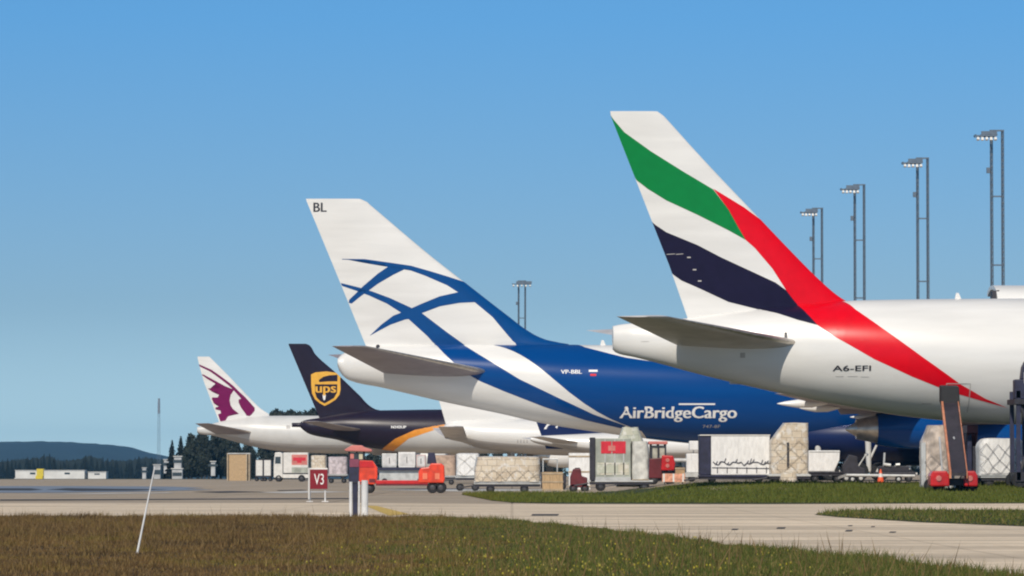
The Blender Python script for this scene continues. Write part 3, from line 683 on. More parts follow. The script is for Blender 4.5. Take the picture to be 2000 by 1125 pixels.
P3.surface('wing', 33, 22, 19, 17, 2, 23.5, (3.2, 4.9), [M['wing'], M['metal']]); P3.engine(26, 7.9, 2.3, 1.3, 5.2, dict(nac=M['white'], pyl=M['white']), 3.7); P3.gear(24, 4.2, 3, 2, .55); P3.gear(46, 0, 2.5, 1, .45)

# ------------------------------------------------------------------ 5  brown tailed jet with shield
U = Plane('cargo_airliner', 'dark brown tailed freighter with a golden ups shield on its fin', 'airliner', 586, 505, GRP)
U.fuselage([(586, 826), (592, 822), (625, 816), (680, 806), (727, 802), (780, 801), (855, 800), (900, 800)],
           [(586, 834), (590, 838), (605, 848), (658.7, 859), (701, 870), (746, 878), (800, 884), (860, 886), (900, 886)], 53, 2.51, [M['pale'], M['brown'], M['orange'], M['text_wh'], M['line'], M['gold']], nose_len=7)
U.decal_f([(570, 780), (900, 780), (900, 829), (853, 832), (809, 840), (771, 857), (744, 878), (735, 900), (570, 900)], 1)
U.decal_f([(744, 878), (771, 857), (809, 840), (853, 831), (900, 826), (900, 829), (853, 838), (797, 857), (771, 878), (765, 895), (738, 895)], 2)
U.text_f('N342UP', (763, 837), .30, 3, bold=.03, width=1.7)
U.fin([(563.7, 673.5), (592, 741), (624.5, 818)], [(598, 671.3), (601, 672), (616, 692), (658.7, 730.4), (701, 771), (727, 796), (739, 801), (748, 802)], [M['brown'], M['gold'], M['brown'], M['text_wh'], M['line']])
def zz(*a): return [(360+x/4.6875, 660+y/4.6875) for x, y in a]
U.decal_v(zz((1160, 335), (1200, 316), (1300, 307), (1395, 320), (1425, 340), (1430, 470), (1420, 520), (1385, 565), (1330, 600), (1285, 622), (1240, 598), (1195, 560), (1170, 510), (1162, 440)), 1, off=.02)
U.decal_v(zz((1235, 405), (1232, 385), (1275, 355), (1330, 342), (1398, 338), (1402, 370), (1400, 398), (1320, 398)), 2, off=.03)
U.decal_v(zz((1195, 425), (1400, 425), (1398, 500), (1370, 550), (1320, 580), (1283, 600), (1245, 580), (1210, 545), (1197, 500)), 2, off=.03)
U.text_v('ups', (360+1200/4.6875, 660+500/4.6875), 1.55*.70, 1, bold=.025, width=2.35, off=.045)
U.decal_v(zz((1265, 520), (1295, 520), (1290, 560), (1280, 575), (1270, 555)), 3, off=.045)
U.finish_fin(); U.finish_fuselage()
U.stab((712, 838), (652, 842), (622, 824), (587, 822), 1.2, 9.2, [M['wingdk'], M['metal']])
U.surface('wing', 33, 22, 19, 17, 2, 23.5, (3.2, 4.9), [M['wing'], M['metal']]); U.engine(26, 7.9, 2.3, 1.3, 5.2, dict(nac=M['white'], pyl=M['white']), 3.7); U.gear(24, 4.2, 3, 2, .55); U.gear(46, 0, 2.5, 1, .45)
b = MB(); a = U.L(728, 800)[0]; b.prism([(a-.2, U.crown(a)-.1), (a+.3, U.crown(a)-.1), (a+.1, U.crown(a)+.25), (a-.1, U.crown(a)+.25)], -.04, .04); b.build('antenna', M['pale'], U.root)

# ------------------------------------------------------------------ 6  farthest jet, antelope head on the fin
Q = Plane('cargo_airliner', 'farthest pale grey airliner with a maroon antelope head on its white tail fin', 'airliner', 385, 675, GRP)
Q.fuselage([(385, 834), (400, 831), (428, 824), (470, 816), (510, 812.5), (560, 812), (620, 812)],
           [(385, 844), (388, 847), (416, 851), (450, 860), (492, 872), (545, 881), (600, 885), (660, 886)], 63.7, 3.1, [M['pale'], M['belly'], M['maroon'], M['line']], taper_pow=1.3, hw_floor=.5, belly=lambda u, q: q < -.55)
u, w_ = Q.L(563, 834); Q.decal_f([(u-.3, w_-.25), (u+.3, w_-.25), (u+.3, w_+.25), (u-.3, w_+.25)], 3, local=True)
Q.fin([(386, 699), (389, 713), (398, 745), (428, 824)], [(409, 696.5), (412, 699.5), (445, 732.5), (496.5, 786), (508, 797), (526, 809)], [M['white'], M['maroon'], M['pale'], M['line']])
Q.decal_v(zz((118, 250), (132, 240), (250, 292), (330, 348), (410, 408), (450, 440), (500, 490), (560, 545), (600, 590), (645, 640), (645, 665), (625, 690), (600, 716), (570, 712), (550, 680), (520, 640), (497, 590), (498, 565), (520, 555), (470, 500), (430, 458), (400, 430), (320, 368), (240, 310)), 1)
Q.decal_v(zz((155, 335), (175, 335), (290, 396), (370, 440), (455, 475), (440, 500), (425, 520), (415, 570), (425, 620), (445, 650), (500, 695), (445, 680), (425, 700), (395, 725), (370, 768), (330, 766), (308, 700), (335, 690), (330, 665), (285, 655), (285, 638), (330, 622), (320, 600), (270, 598), (252, 560), (255, 545), (305, 545), (325, 510), (320, 490), (250, 490), (215, 462), (330, 458), (340, 450), (285, 420), (210, 375)), 1, off=.02)
Q.finish_fin(); Q.finish_fuselage()
Q.stab((496, 848), (416, 842), (409, 828), (381, 826), 1.7, 10.7, [M['wingdk'], M['metal']])
Q.surface('wing', 41, 26.5, 20.5, 18.2, 2.6, 32.2, (3.3, 6.0), [M['wing'], M['metal']], mid=(11, 34, 25.0, 4.0, .11), extend=2)
Q.engine(30.5, 9.8, 2.4, 1.9, 7.0, dict(nac=M['pale'], pyl=M['pale']), 4.1); Q.gear(29, 5.4, 3.2, 3, .66); Q.gear(57, 0, 2.7, 1, .5)

# ================================================================== LIGHT MASTS
M['mast'] = mat('galvanised_steel', (.14, .18, .23), .5, .4, var=.2, scale=2)
M['lamp'] = mat('lamp_casing', (.75, .74, .70), .4, var=.1)
def make_mast(D, H=30.6, gap=1.0, centred=False):
    m = thing('light_mast', '', 'light mast', (0, 0, 0))
    for sx in (0, gap):
        b = MB(); r = .135
        cs = [(r*math.cos(a), r*math.sin(a)) for a in (R(90), R(210), R(330))]
        for cx, cy in cs: b.tube((sx+cx, cy, 0), (sx+cx*.8, cy*.8, H), .05, n=5)
        z = 0; k = 0
        while z < H-.6:
            for i in range(3):
                a, c = cs[i], cs[(i+1) % 3]; b.tube((sx+a[0], a[1], z), (sx+c[0], c[1], z+.55), .022, n=4, caps=False)
            z += .55; k += 1
        b.build('lattice_pole', M['mast'], m)
    b = MB(); 
    for zz_ in np.arange(6, H-2, 6.2): b = MB(); b.box(-.1, gap+.1, -.06, .06, zz_-.07, zz_+.07); b.build('cross_brace', M['mast'], m)
    b = MB(); b.box(-.15, gap+.15, -.1, .1, H-.12, H+.02); b.build('top_beam', M['mast'], m)
    x0, x1 = (-1.0, 2.0) if centred else (-1.5, .42); H0 = H; H = H+.62
    b = MB(); b.box(x0, x1, -1.1, -.95, H-1.25, H-1.15); b.box(x0, x1, .5, .65, H-1.25, H-1.15)
    for k in range(5): xx = x0+(x1-x0)*k/4; b.box(xx-.04, xx+.04, -1.1, .65, H-1.15, H-1.08)
    b.box(x0+.6, x1+.1, -.1, .1, H-1.15, H-.72); b.build('head_frame', M['mast'], m)
    for k in range(5):
        xx = x0+.18+(x1-x0-.36)*k/4
        b = MB(); b.loft([[(xx-.13, -1.45, H-1.56-.05*(k % 2)), (xx+.13, -1.45, H-1.56-.05*(k % 2)), (xx+.13, -1.0, H-1.66), (xx-.13, -1.0, H-1.66)], [(xx-.10, -1.3, H-1.34), (xx+.10, -1.3, H-1.34), (xx+.10, -.95, H-1.36), (xx-.10, -.95, H-1.36)]])
        b.build('floodlight', M['lamp'], m, bevel=.02)
    H = H0; b = MB(); b.box(-.45, -.15, -.3, .1, H-3.9, H-3.4); b.build('junction_box', M['mast'], m)
    return m
mast0 = make_mast(300)
for i, (px, py, D, lb) in enumerate([(1939, 254, 401, 'tallest twin pole floodlight mast at the right edge, above the open cargo door'), (1794, 308, 438, 'second tallest twin pole floodlight mast, above the middle of the white fuselage'),
        (1671, 360, 477, 'third twin pole floodlight mast, just right of the striped fin'), (1590, 406, 523, 'short looking twin pole floodlight mast half hidden by the striped fin')]):
    o = mast0 if i == 0 else copy_tree(mast0)
    o.location = (at(px, D), D, zat(py, D)-30.6); o['label'] = lb; o['group'] = 'floodlight masts beyond the airliners'
mc = make_mast(660, 30.6, 1.05, centred=True); mc.location = (at(1013, 712), 712, zat(548, 712)-30.6); mc['label'] = 'distant twin pole floodlight mast behind the blue and white freighter'; mc['group'] = 'floodlight masts beyond the airliners'
ma = thing('antenna_mast', 'thin lattice antenna mast standing beyond the far trees at left', 'antenna mast', (at(310, 1900), 1900, g(0, 1900)))
b = MB(); h = zat(785, 1900)-g(0, 1900)
for cx, cy in ((-.7, 0), (.7, 0), (0, .9)): b.tube((cx, cy, 0), (cx*.6, cy*.6, h), .07, n=4)
for z in np.arange(0, h-2, 1.6): b.tube((-.7, 0, z), (.6, 0, z+1.6), .035, n=4); b.tube((.6, 0, z), (-.6, 0, z+1.6), .035, n=4)
b.build('lattice_tower', M['mast'], ma); b = MB(); b.tube((0, .2, h-5), (0, .2, h+1.5), .45, n=8); b.build('antenna', mat('antenna_grey', (.22, .25, .30), .6), ma)

# ================================================================== HILLS + TREES
def ridge(name, y0, y1, prof, label, m, n=140, rough=.05):
    """long wooded hill: profile = (px, py of its crest)"""
    xsn = np.linspace(prof[0][0], prof[-1][0], n); Yc = (y0+y1)/2; f = pchip([p[0] for p in prof], [p[1] for p in prof])
    rings = []
    for px in xsn:
        X = at(px, Yc); h = zat(f(px), Yc)+20; h *= 1+rough*(math.sin(px*.11)*.3+math.sin(px*.37+1)*.2+random.uniform(-.4, .4))
        rings.append([(X, y0+(y1-y0)*t, -20+h*math.sin(math.pi*t)**.8) for t in np.linspace(0, 1, 15)])
    b = MB(); b.loft(rings, closed=False, caps=False); o = b.build(name, m, smooth=60); return tag(o, label, 'hill', kind='structure')
ridge('hill', 5200, 6900, [(-700, 880), (-300, 868), (0, 864), (60, 862), (120, 863), (180, 866), (230, 870), (265, 878), (300, 887), (360, 894), (500, 900), (900, 908)],
      'long low wooded hill fading blue on the left horizon', mat('distant_forest', (.010, .018, .018), .95, var=.35, scale=.01), rough=.02)
M['conifer'] = mat('conifer_needles', (.013, .020, .015), .85, var=.45, scale=.5)
M['leaf'] = mat('dark_leaves', (.020, .028, .018), .8, var=.45, scale=.5)
M['bark'] = mat('bark', (.06, .045, .035), .9, var=.3)
def conifer_meshes(seed, H=13.0, wd=2.3):
    rd = random.Random(seed); cr = MB()
    for lv in range(26):
        t = lv/25; z = 1.2+(H-1.6)*t; rad = wd*(1-t)**.85*rd.uniform(.75, 1.1)+.12
        for k in range(18):
            a = rd.uniform(0, 2*math.pi); rr = rad*rd.uniform(.6, 1.15); dz = -rr*rd.uniform(.15, .5); ww = .28+rr*.22
            ex, ey = math.cos(a)*rr, math.sin(a)*rr; px_, py_ = -math.sin(a)*ww, math.cos(a)*ww
            cr.add([(0, 0, z+.25), (ex*.55+px_, ey*.55+py_, z+dz*.3), (ex, ey, z+dz), (ex*.55-px_, ey*.55-py_, z+dz*.3+.1)], [(0, 1, 2, 3)])
            cr.add([(ex*.2, ey*.2, z+.3), (ex*.9, ey*.9, z+dz-.35), (ex*.8+px_*.5, ey*.8+py_*.5, z+dz+.1)], [(0, 1, 2)])
    cr.add([(-.12, 0, H-1.2), (.12, 0, H-1.2), (0, 0, H+.4)], [(0, 1, 2)])
    tr = MB(); tr.tube((0, 0, -.3), (0, 0, H*.9), .22, .04, n=7); return cr, tr
def broad_meshes(seed, H=9.0, wd=4.0):
    rd = random.Random(seed); cr = MB(); tr = MB(); tr.tube((0, 0, -.3), (.1, 0, H*.5), .32, .16, n=7)
    cl = []
    for k in range(22):
        a = rd.uniform(0, 2*math.pi); q = rd.random()**.5; z = rd.uniform(.18, .93); e = math.sin(math.pi*min(1, z*.95+.12))**.6
        c = Vector((math.cos(a)*q*wd*e*.8, math.sin(a)*q*wd*e*.8, H*z)); cl.append(c)
        if k % 3 == 0: tr.tube((0, 0, H*.3), c*.85, .12, .03, n=5)
    for c in cl:
        r_ = wd*rd.uniform(.26, .44)
        for _ in range(150):
            d = Vector((rd.gauss(0, 1), rd.gauss(0, 1), rd.gauss(0, .8))).normalized()*r_*rd.uniform(.55, 1.1)
            p = c+d; s1 = Vector((rd.uniform(-1, 1), rd.uniform(-1, 1), rd.uniform(-1, 1))).normalized()*rd.uniform(.2, .42); s2 = s1.cross(d).normalized()*rd.uniform(.16, .38)
            cr.add([p-s1, p+s2, p+s1, p-s2], [(0, 1, 2, 3)])
    return cr, tr
def tree_proto(nm, fn, seed, m, **k):
    cr, tr = fn(seed, **k); r_ = bpy.data.objects.new(nm, None); COL.objects.link(r_)
    cr.build('crown', m, r_); tr.build('trunk', M['bark'], r_); return r_
protos = [tree_proto('pine_tree', conifer_meshes, i, M['conifer'], wd=2.0+.5*(i % 2)) for i in range(3)]
bprotos = [tree_proto('leafy_tree', broad_meshes, 10+i, M['leaf']) for i in range(3)]
pused = set()
def put_tree(kind, k, X, Y, h, label, group, flat=1.0):
    pr = (protos if kind == 'c' else bprotos)[k % 3]
    if id(pr) in pused: o = copy_tree(pr)
    else: o = pr; pused.add(id(pr))
    base = 13.0 if kind == 'c' else 9.0; s_ = h/base
    o.location = (X, Y, g(X, Y)-.1); o.scale = (s_*flat, s_*flat, s_); o.rotation_euler = (0, 0, random.uniform(0, 6.28)); tag(o, label, 'tree', group)
rt = random.Random(5)
# scattered conifers in the far wood, left
tops = pchip([0, 40, 75, 95, 115, 140, 175, 190, 210, 240, 280, 330], [900, 896, 892, 889, 898, 897, 890, 893, 897, 898, 893, 898])
for i in range(56):
    px = -40+372*i/55+rt.uniform(-3, 3); Y = 1850+rt.uniform(-120, 160); X = at(px, Y)
    h = max(5, zat(tops(px)+rt.uniform(-5, 9), Y)-g(X, Y)); put_tree('c', i, X, Y, h, 'dark conifer in the far row of trees on the left horizon', 'conifers of the far tree line at left', 1.1)
for px, py, lb in ((336, 858, 'pointed dark conifer left of the farthest airliner, the left one of a close pair'), (353, 850, 'taller pointed conifer of the close pair left of the farthest airliner')):
    Y = 930; X = at(px, Y); put_tree('c', px, X, Y, zat(py, Y)-g(X, Y), lb, None, 1.45)
for i, (px, py) in enumerate([(374, 846), (394, 843), (420, 842), (444, 850), (368, 868), (408, 862), (462, 858), (388, 858), (432, 852), (486, 862), (370, 880), (385, 885), (400, 875), (415, 880), (430, 872), (446, 878), (460, 884), (478, 880)]):
    Y = 900+rt.uniform(-25, 40); X = at(px, Y); put_tree('b', i, X, Y, zat(py, Y)-g(X, Y), 'dense dark leafy tree in the clump behind the tail of the farthest airliner', 'trees in the clump behind the farthest airliner', .62)
for i in range(11):
    px = 538+i*8; Y = 960; X = at(px, Y); put_tree('c' if i % 4 == 3 else 'b', i, X, Y, zat(805+rt.uniform(-3, 4), Y)-g(X, Y), 'tree whose top shows above the fuselage of the farthest airliner', 'tree tops showing over the farthest airliner', .8)
for i in range(46):
    px = 500+i*34+rt.uniform(-9, 9); Y = 860+rt.uniform(-40, 120); X = at(px, Y)
    put_tree('b' if i % 3 else 'c', i, X, Y, rt.uniform(4.5, 6.0), 'low tree beyond the apron, glimpsed under the parked airliners', 'low trees beyond the apron', 1.3)
# wood as one mass behind them
b = MB()
for i in range(9000):
    px = rt.uniform(-120, 340); Y = 2050+rt.uniform(0, 250); X = at(px, Y); top = zat(max(tops(max(0, min(px, 330))), 890)+6, Y)
    z = g(X, Y)+(top-g(X, Y))*rt.random()**.7; s_ = rt.uniform(.5, 1.3)
    b.add([(X-s_, Y, z-s_*.4), (X+s_*.7, Y+s_*.3, z-s_*.5), (X+rt.uniform(-.4, .4), Y+.2, z+s_*rt.uniform(.6, 1.8))], [(0, 1, 2)])
tag(b.build('far_wood', M['conifer']), 'dark far off wood forming the horizon at left', 'wood', kind='stuff')

# ================================================================== FAR LEFT BUILDINGS
M['wall_w'] = mat('white_cladding', (.72, .70, .66), .6, var=.12, scale=.3); M['yel'] = mat('yellow_cladding', (.72, .55, .03), .6, var=.1)
def low_building(name, label, px0, px1, ytop, ybot, Y, m, cat='building', yellow=None, depth=8):
    X0, X1 = at(px0, Y), at(px1, Y); zb, zt = zat(ybot, Y), zat(ytop, Y)
    t = thing(name, label, cat, ((X0+X1)/2, Y, zb)); hw = (X1-X0)/2; h = zt-zb
    b = MB(); b.box(-hw, hw, 0, depth, -1.5, h); b.build('wall', m, t)
    b = MB(); b.box(-hw-.2, hw+.2, -.2, depth+.2, h, h+.15); b.build('roof', M['wall_w'], t)
    n = 0 if cat == 'wall' else min(3, max(1, int((X1-X0)/9)))
    for k in range(n):
        x = -hw+(k+.5)*2*hw/n; b = MB(); b.box(x-.9, x+.9, -.05, .02, h*.25, h*.62); b.build('window', M['glass'], t)
    if yellow:
        a, c = at(yellow[0], Y)-(X0+X1)/2, at(yellow[1], Y)-(X0+X1)/2; b = MB(); b.box(a, c, -.6, depth*.6, -1.4, h+.6); b.build('entrance', M['yel'], t)
    return t
low_building('terminal_building', 'long low white building with a yellow entrance block on the far left horizon', 30, 165, 919, 929, 1500, M['wall_w'], yellow=(72, 85))
low_building('shed', 'small white shed right of the long low white building', 172, 207, 922, 929, 1500, M['wall_w'])
low_building('fence_wall', 'low white wall in front of the long white building at far left', 30, 84, 935, 943, 900, mat('pale_wall', (.62, .55, .52), .7), cat='wall', yellow=(70, 84), depth=.4)
for px0, px1, a, c, Y, lb in ((278, 285, 914, 926, 1300, 'tiny white hut standing leftmost under the thin antenna mast'), (300, 313, 908, 933, 1200, 'white box building at the foot of the thin antenna mast'), (320, 329, 898, 913, 1150, 'white tank hut left of the conifer pair'),
                              (340, 354, 892, 908, 880, 'upper white hut in front of the conifer pair'), (336, 356, 916, 934, 870, 'lower white hut in front of the conifer pair'), (412, 420, 902, 914, 850, 'white hut by the leafy trees')):
    low_building('hut', lb, px0, px1, a, c, Y, mat('hut_wall', (.50, .50, .50), .6, var=.3, scale=.5), depth=2)

# ================================================================== GROUND EQUIPMENT
M['wrap'] = mat('plastic_wrap', (.66, .64, .60), .32, var=.35, scale=2.2, bump=.6, coat=.2)
M['wrap_beige'] = mat('beige_wrapped_cartons', (.66, .56, .43), .4, var=.45, scale=4.6, bump=.6)
M['wrap_clear'] = mat('clear_film_over_cartons', (.64, .58, .47), .22, var=.5, scale=3.2, bump=.7, coat=.4)
M['tarp'] = mat('white_tarpaulin', (.80, .79, .77), .45, var=.20, scale=4.5, bump=.5)
M['alu'] = mat('aluminium_sheet', (.60, .60, .58), .38, .3, var=.2, scale=2)
M['alu_green'] = mat('grey_green_sheet', (.40, .42, .36), .4, .1, var=.3, scale=1.2)
M['wood'] = mat('plywood', (.48, .33, .18), .7, var=.25, scale=3, stretch=(6, 1, 1))
M['tan'] = mat('tan_board', (.42, .33, .22), .7, var=.25, scale=2)
M['gse_red'] = mat('vehicle_red', (.55, .012, .012), .35, var=.2, coat=.3)
M['gse_orange'] = mat('vehicle_orange', (.80, .060, .018), .38, var=.3, coat=.3)
M['gse_maroon'] = mat('dull_dark_red', (.13, .015, .02), .5, var=.3)
M['gse_white'] = mat('vehicle_white', (.72, .70, .66), .4, var=.1, coat=.2)
M['gse_navy'] = mat('dark_blue_curtain', (.022, .024, .06), .6, var=.35, scale=3)
M['pinkred'] = mat('sun_faded_red', (.62, .20, .17), .5, var=.2)
M['net'] = mat('dark_netting', (.05, .05, .075), .8); M['net_lt'] = mat('pale_netting', (.36, .32, .26), .8)
M['conveyor'] = mat('conveyor_rubber', (.035, .028, .035), .6, var=.3, scale=2)
M['side_orange'] = mat('faded_orange_panel', (.62, .24, .12), .45, var=.25, scale=2)
M['post'] = mat('white_post_paint', (.72, .71, .70), .4, var=.12, scale=4)
M['sign_red'] = mat('sign_red_face', (.22, .004, .012), .4, var=.12)
M['hivis'] = mat('cone_orange', (.85, .12, .03), .5)

def carton_mat(name, c1, c2, gap, bw=.55, bh=.36, rough=.35, film=.25):
    """stacked cartons seen through stretched film: staggered boxes of uneven tone, wrinkled gloss on top"""
    m, t, b = _mk(name); N, L = t.nodes, t.links
    co = N.new('ShaderNodeTexCoord'); sx_ = N.new('ShaderNodeSeparateXYZ'); L.new(co.outputs['Object'], sx_.inputs[0])
    ad = N.new('ShaderNodeMath'); L.new(sx_.outputs[0], ad.inputs[0]); L.new(sx_.outputs[1], ad.inputs[1])
    cb = N.new('ShaderNodeCombineXYZ'); L.new(ad.outputs[0], cb.inputs[0]); L.new(sx_.outputs[2], cb.inputs[1])
    nz = N.new('ShaderNodeTexNoise'); nz.inputs['Scale'].default_value = 1.1; L.new(co.outputs['Object'], nz.inputs[0])
    vm = N.new('ShaderNodeVectorMath'); vm.operation = 'MULTIPLY_ADD'; L.new(nz.outputs['Color'], vm.inputs[0]); vm.inputs[1].default_value = (.16, .16, 0); L.new(cb.outputs[0], vm.inputs[2])
    br = N.new('ShaderNodeTexBrick'); br.inputs['Scale'].default_value = 1; br.inputs['Brick Width'].default_value = bw; br.inputs['Row Height'].default_value = bh
    br.inputs['Mortar Size'].default_value = .018; br.inputs['Mortar Smooth'].default_value = .6; br.inputs['Color1'].default_value = (*c1, 1); br.inputs['Color2'].default_value = (*c2, 1); br.inputs['Mortar'].default_value = (*gap, 1)
    L.new(vm.outputs[0], br.inputs[0])
    n2 = N.new('ShaderNodeTexNoise'); n2.inputs['Scale'].default_value = 3.5; n2.inputs['Detail'].default_value = 6; L.new(co.outputs['Object'], n2.inputs[0])
    cr = N.new('ShaderNodeValToRGB'); cr.color_ramp.elements[0].position = .52; cr.color_ramp.elements[1].position = .66; cr.color_ramp.elements[1].color = (.8, .8, .8, 1)
    L.new(n2.outputs['Fac'], cr.inputs[0])
    mx = N.new('ShaderNodeMix'); mx.data_type = 'RGBA'; L.new(cr.outputs[0], mx.inputs[0]); L.new(br.outputs[0], mx.inputs[6]); mx.inputs[7].default_value = (.74, .71, .66, 1)
    L.new(mx.outputs[2], b.inputs['Base Color']); b.inputs['Roughness'].default_value = rough; b.inputs['Coat Weight'].default_value = film; b.inputs['Coat Roughness'].default_value = .2
    bp = N.new('ShaderNodeBump'); bp.inputs['Strength'].default_value = .5; bp.inputs['Distance'].default_value = .06; L.new(n2.outputs['Fac'], bp.inputs['Height']); L.new(bp.outputs[0], b.inputs['Normal'])
    return m
M['wrap_beige'] = carton_mat('wrapped_cartons', (.68, .59, .46), (.56, .46, .34), (.30, .25, .20))
M['wrap_clear'] = carton_mat('film_wrapped_goods', (.60, .56, .44), (.48, .50, .40), (.30, .30, .26), .7, .5)
M['tarp'] = mat('white_tarp_cover', (.80, .79, .77), .42, var=.10, scale=3.0, bump=.9, stretch=(2.5, 1, .8))

def spot(px, D): X = at(px, D); return (X, D, g(X, D))
def lump(b, rings, n=40, jit=.03, seed=1, pw=5.0):
    """soft sided load: rings = (z, x0, x1, y0, y1)"""
    rd = random.Random(seed); out = []; ph = [rd.uniform(0, 6) for _ in range(6)]
    for z, x0, x1, y0, y1 in rings:
        cx, cy, hx, hy = (x0+x1)/2, (y0+y1)/2, (x1-x0)/2, (y1-y0)/2; rg = []
        for i in range(n):
            a = 2*math.pi*i/n; c, s_ = math.cos(a), math.sin(a)
            k = (abs(c)**pw+abs(s_)**pw)**(-1/pw)
            j = 1+jit*(math.sin(a*5+z*3+ph[0])*.5+math.sin(a*11+z*7+ph[1])*.35+rd.uniform(-.5, .5))
            rg.append((cx+hx*c*k*j, cy+hy*s_*k*j, z+jit*.6*math.sin(a*4+ph[2])))
        out.append(rg)
    b.loft(out); return b
def rings_from(zs, x0, x1, y0, y1, top=None):
    return [(z, x0, x1, y0, y1) for z in zs]
def wheel(parent, x, y, r=.25, wd=.16, hub=None):
    t = MB(); t.lathe((x, y, r), [(-wd/2, r*.5), (-wd/2, r*.88), (-wd*.3, r), (wd*.3, r), (wd/2, r*.88), (wd/2, r*.5)], axis='y', n=20)
    w_ = t.build('wheel', M['black'], parent, smooth=40)
    t = MB(); t.lathe((x, y, r), [(-wd*.42, .01), (-wd*.45, r*.25), (-wd*.35, r*.5), (wd*.35, r*.5), (wd*.45, r*.25), (wd*.42, .01)], axis='y', n=12); t.build('wheel_hub', hub or M['dkmetal'], w_, smooth=40)
def dolly(px, D, W, dep=2.2, hz=.5, label='', group='cargo dollies on the apron', deckm=None, tow=-1, wr=.25, wheels=None):
    t = thing('cargo_dolly', label, 'dolly', spot(px, D), 0, group)
    b = MB(); b.box(-W/2, W/2, -dep/2, dep/2, hz-.10, hz); b.build('deck', deckm or M['alu'], t, bevel=.015)
    b = MB()
    for y in (-dep/2+.12, dep/2-.12): b.box(-W/2+.05, W/2-.05, y-.05, y+.05, hz-.24, hz-.10)
    for x in (-W*.32, 0, W*.32): b.box(x-.06, x+.06, -dep/2+.17, dep/2-.17, hz-.22, hz-.10)
    b.build('chassis', M['dark'], t)
    for x in (wheels or (-W*.32, W*.32)):
        for y in (-dep/2+.2, dep/2-.2): wheel(t, x, y, wr)
    b = MB(); b.tube((tow*W/2, 0, hz-.17), (tow*(W/2+.8), 0, hz-.3), .045, n=8); b.tube((tow*(W/2+.8), -.12, hz-.3), (tow*(W/2+.8), .12, hz-.3), .05, n=8); b.build('tow_bar', M['dark'], t)
    return t
def net_lines(b, x0, x1, z0, z1, y, step=.35, r=.011, wob=.06, seed=3):
    rd = random.Random(seed); nx = int((x1-x0)/step); nz = int((z1-z0)/step); P = {}
    for i in range(nx+1):
        for k in range(nz+1):
            P[i, k] = (x0+(x1-x0)*i/nx+rd.uniform(-wob, wob), y-rd.uniform(0, .03), z0+(z1-z0)*k/nz+rd.uniform(-wob, wob))
    for i in range(nx):
        for k in range(nz):
            q = (P[i, k], P[i+1, k+1]) if (i+k) % 2 else (P[i+1, k], P[i, k+1]); b.tube(q[0], q[1], r, n=4, caps=False)
    for i in range(nx): b.tube(P[i, 0], P[i+1, 0], r*1.3, n=4, caps=False)
    return b
def shift(b, x=0, y=0, z=0): b.v = [(p[0]+x, p[1]+y, p[2]+z) for p in b.v]; return b

# ---- crate stack, far left of the row
t = thing('crate_stack', 'tan plywood crate wall standing leftmost in the equipment row', 'crate', spot(466, 600))
W = 42/8700*600; H_ = zat(885, 600)-g(-30, 600)
b = MB(); b.box(-W/2+.15, W/2-.35, 0, 2.4, 0, H_-.1); b.build('board_panel', M['wood'], t)
for x in (-W/2, W/2-.35, W/2): b = MB(); b.box(x-.12, x+.06, -.1, 2.4, 0, H_); b.build('post', M['tan'], t)
b = MB(); b.box(-W/2, W/2+.1, -.12, 2.5, H_-.12, H_+.02); b.build('top_rail', M['alu'], t)
# ---- white rolling carts
for k, px in enumerate((507, 523)):
    t = thing('baggage_cart', ('left' if k == 0 else 'right') + ' one of two white curtained baggage carts beside the tan crate wall', 'cart', spot(px, 570), 0, 'white baggage carts')
    b = MB(); b.box(-.48, .48, -1, 1, .7, 2.7); b.build('curtain', M['gse_white'], t, bevel=.04)
    b = MB(); b.box(-.52, -.42, -1.04, 1.04, .5, 2.8); b.box(.42, .52, -1.04, 1.04, .5, 2.8); b.box(-.52, .52, -1.05, 1.05, 2.72, 2.8); b.box(-.52, .52, -1.05, 1.05, .5, .68); b.build('frame', M['dark'], t)
    for x in (-.35, .35):
        for y in (-.8, .8): wheel(t, x, y, .24)
# ---- white box truck facing left
D = 545; s_ = D/8700; t = thing('box_truck', 'white box truck with a red panel on its side, facing left beyond the red sign', 'truck', spot(569, D))
zz0 = 0
b = MB(); b.prism([(-2.1, .5), (-1.0, .5), (-1.0, 3.45), (-1.35, 3.6), (-1.95, 3.55), (-2.1, 2.2)], -1.1, 1.1); cab = b.build('cab', M['gse_white'], t, bevel=.06)
b = MB(); b.prism([(-1.95, 2.2), (-1.25, 2.2), (-1.25, 3.05), (-1.9, 3.05)], -1.115, -1.10); b.build('cab_window', M['glass'], cab)
b = MB(); b.box(-2.13, -2.06, -.95, .95, 2.2, 3.1); b.build('windscreen', M['glass'], cab)
b = MB(); b.box(-.92, 2.1, -1.2, 1.2, 1.05, 3.55); bx = b.build('cargo_box', M['gse_white'], t, bevel=.04)
b = MB(); b.box(.1, 2.0, -1.215, -1.20, 2.05, 3.3); b.build('side_panel', M['pinkred'], bx)
b = MB(); b.box(.28, 1.8, -1.23, -1.216, 2.55, 2.95); b.prism([(.75, 2.3), (1.3, 2.3), (1.3, 2.56), (.75, 2.56)], -1.23, -1.216); b.build('red_marking', M['logored'], bx)
b = MB(); b.box(.1, 2.05, -1.21, -1.2, 1.1, 1.75); b.build('lower_panel', M['alu_green'], bx)
b = MB(); b.box(-2.0, 2.1, -1.0, 1.0, .45, .95); b.build('chassis', M['gse_white'], t)
for x in (-1.5, 1.3):
    for y in (-.95, .95): wheel(t, x, y, .42, .3)
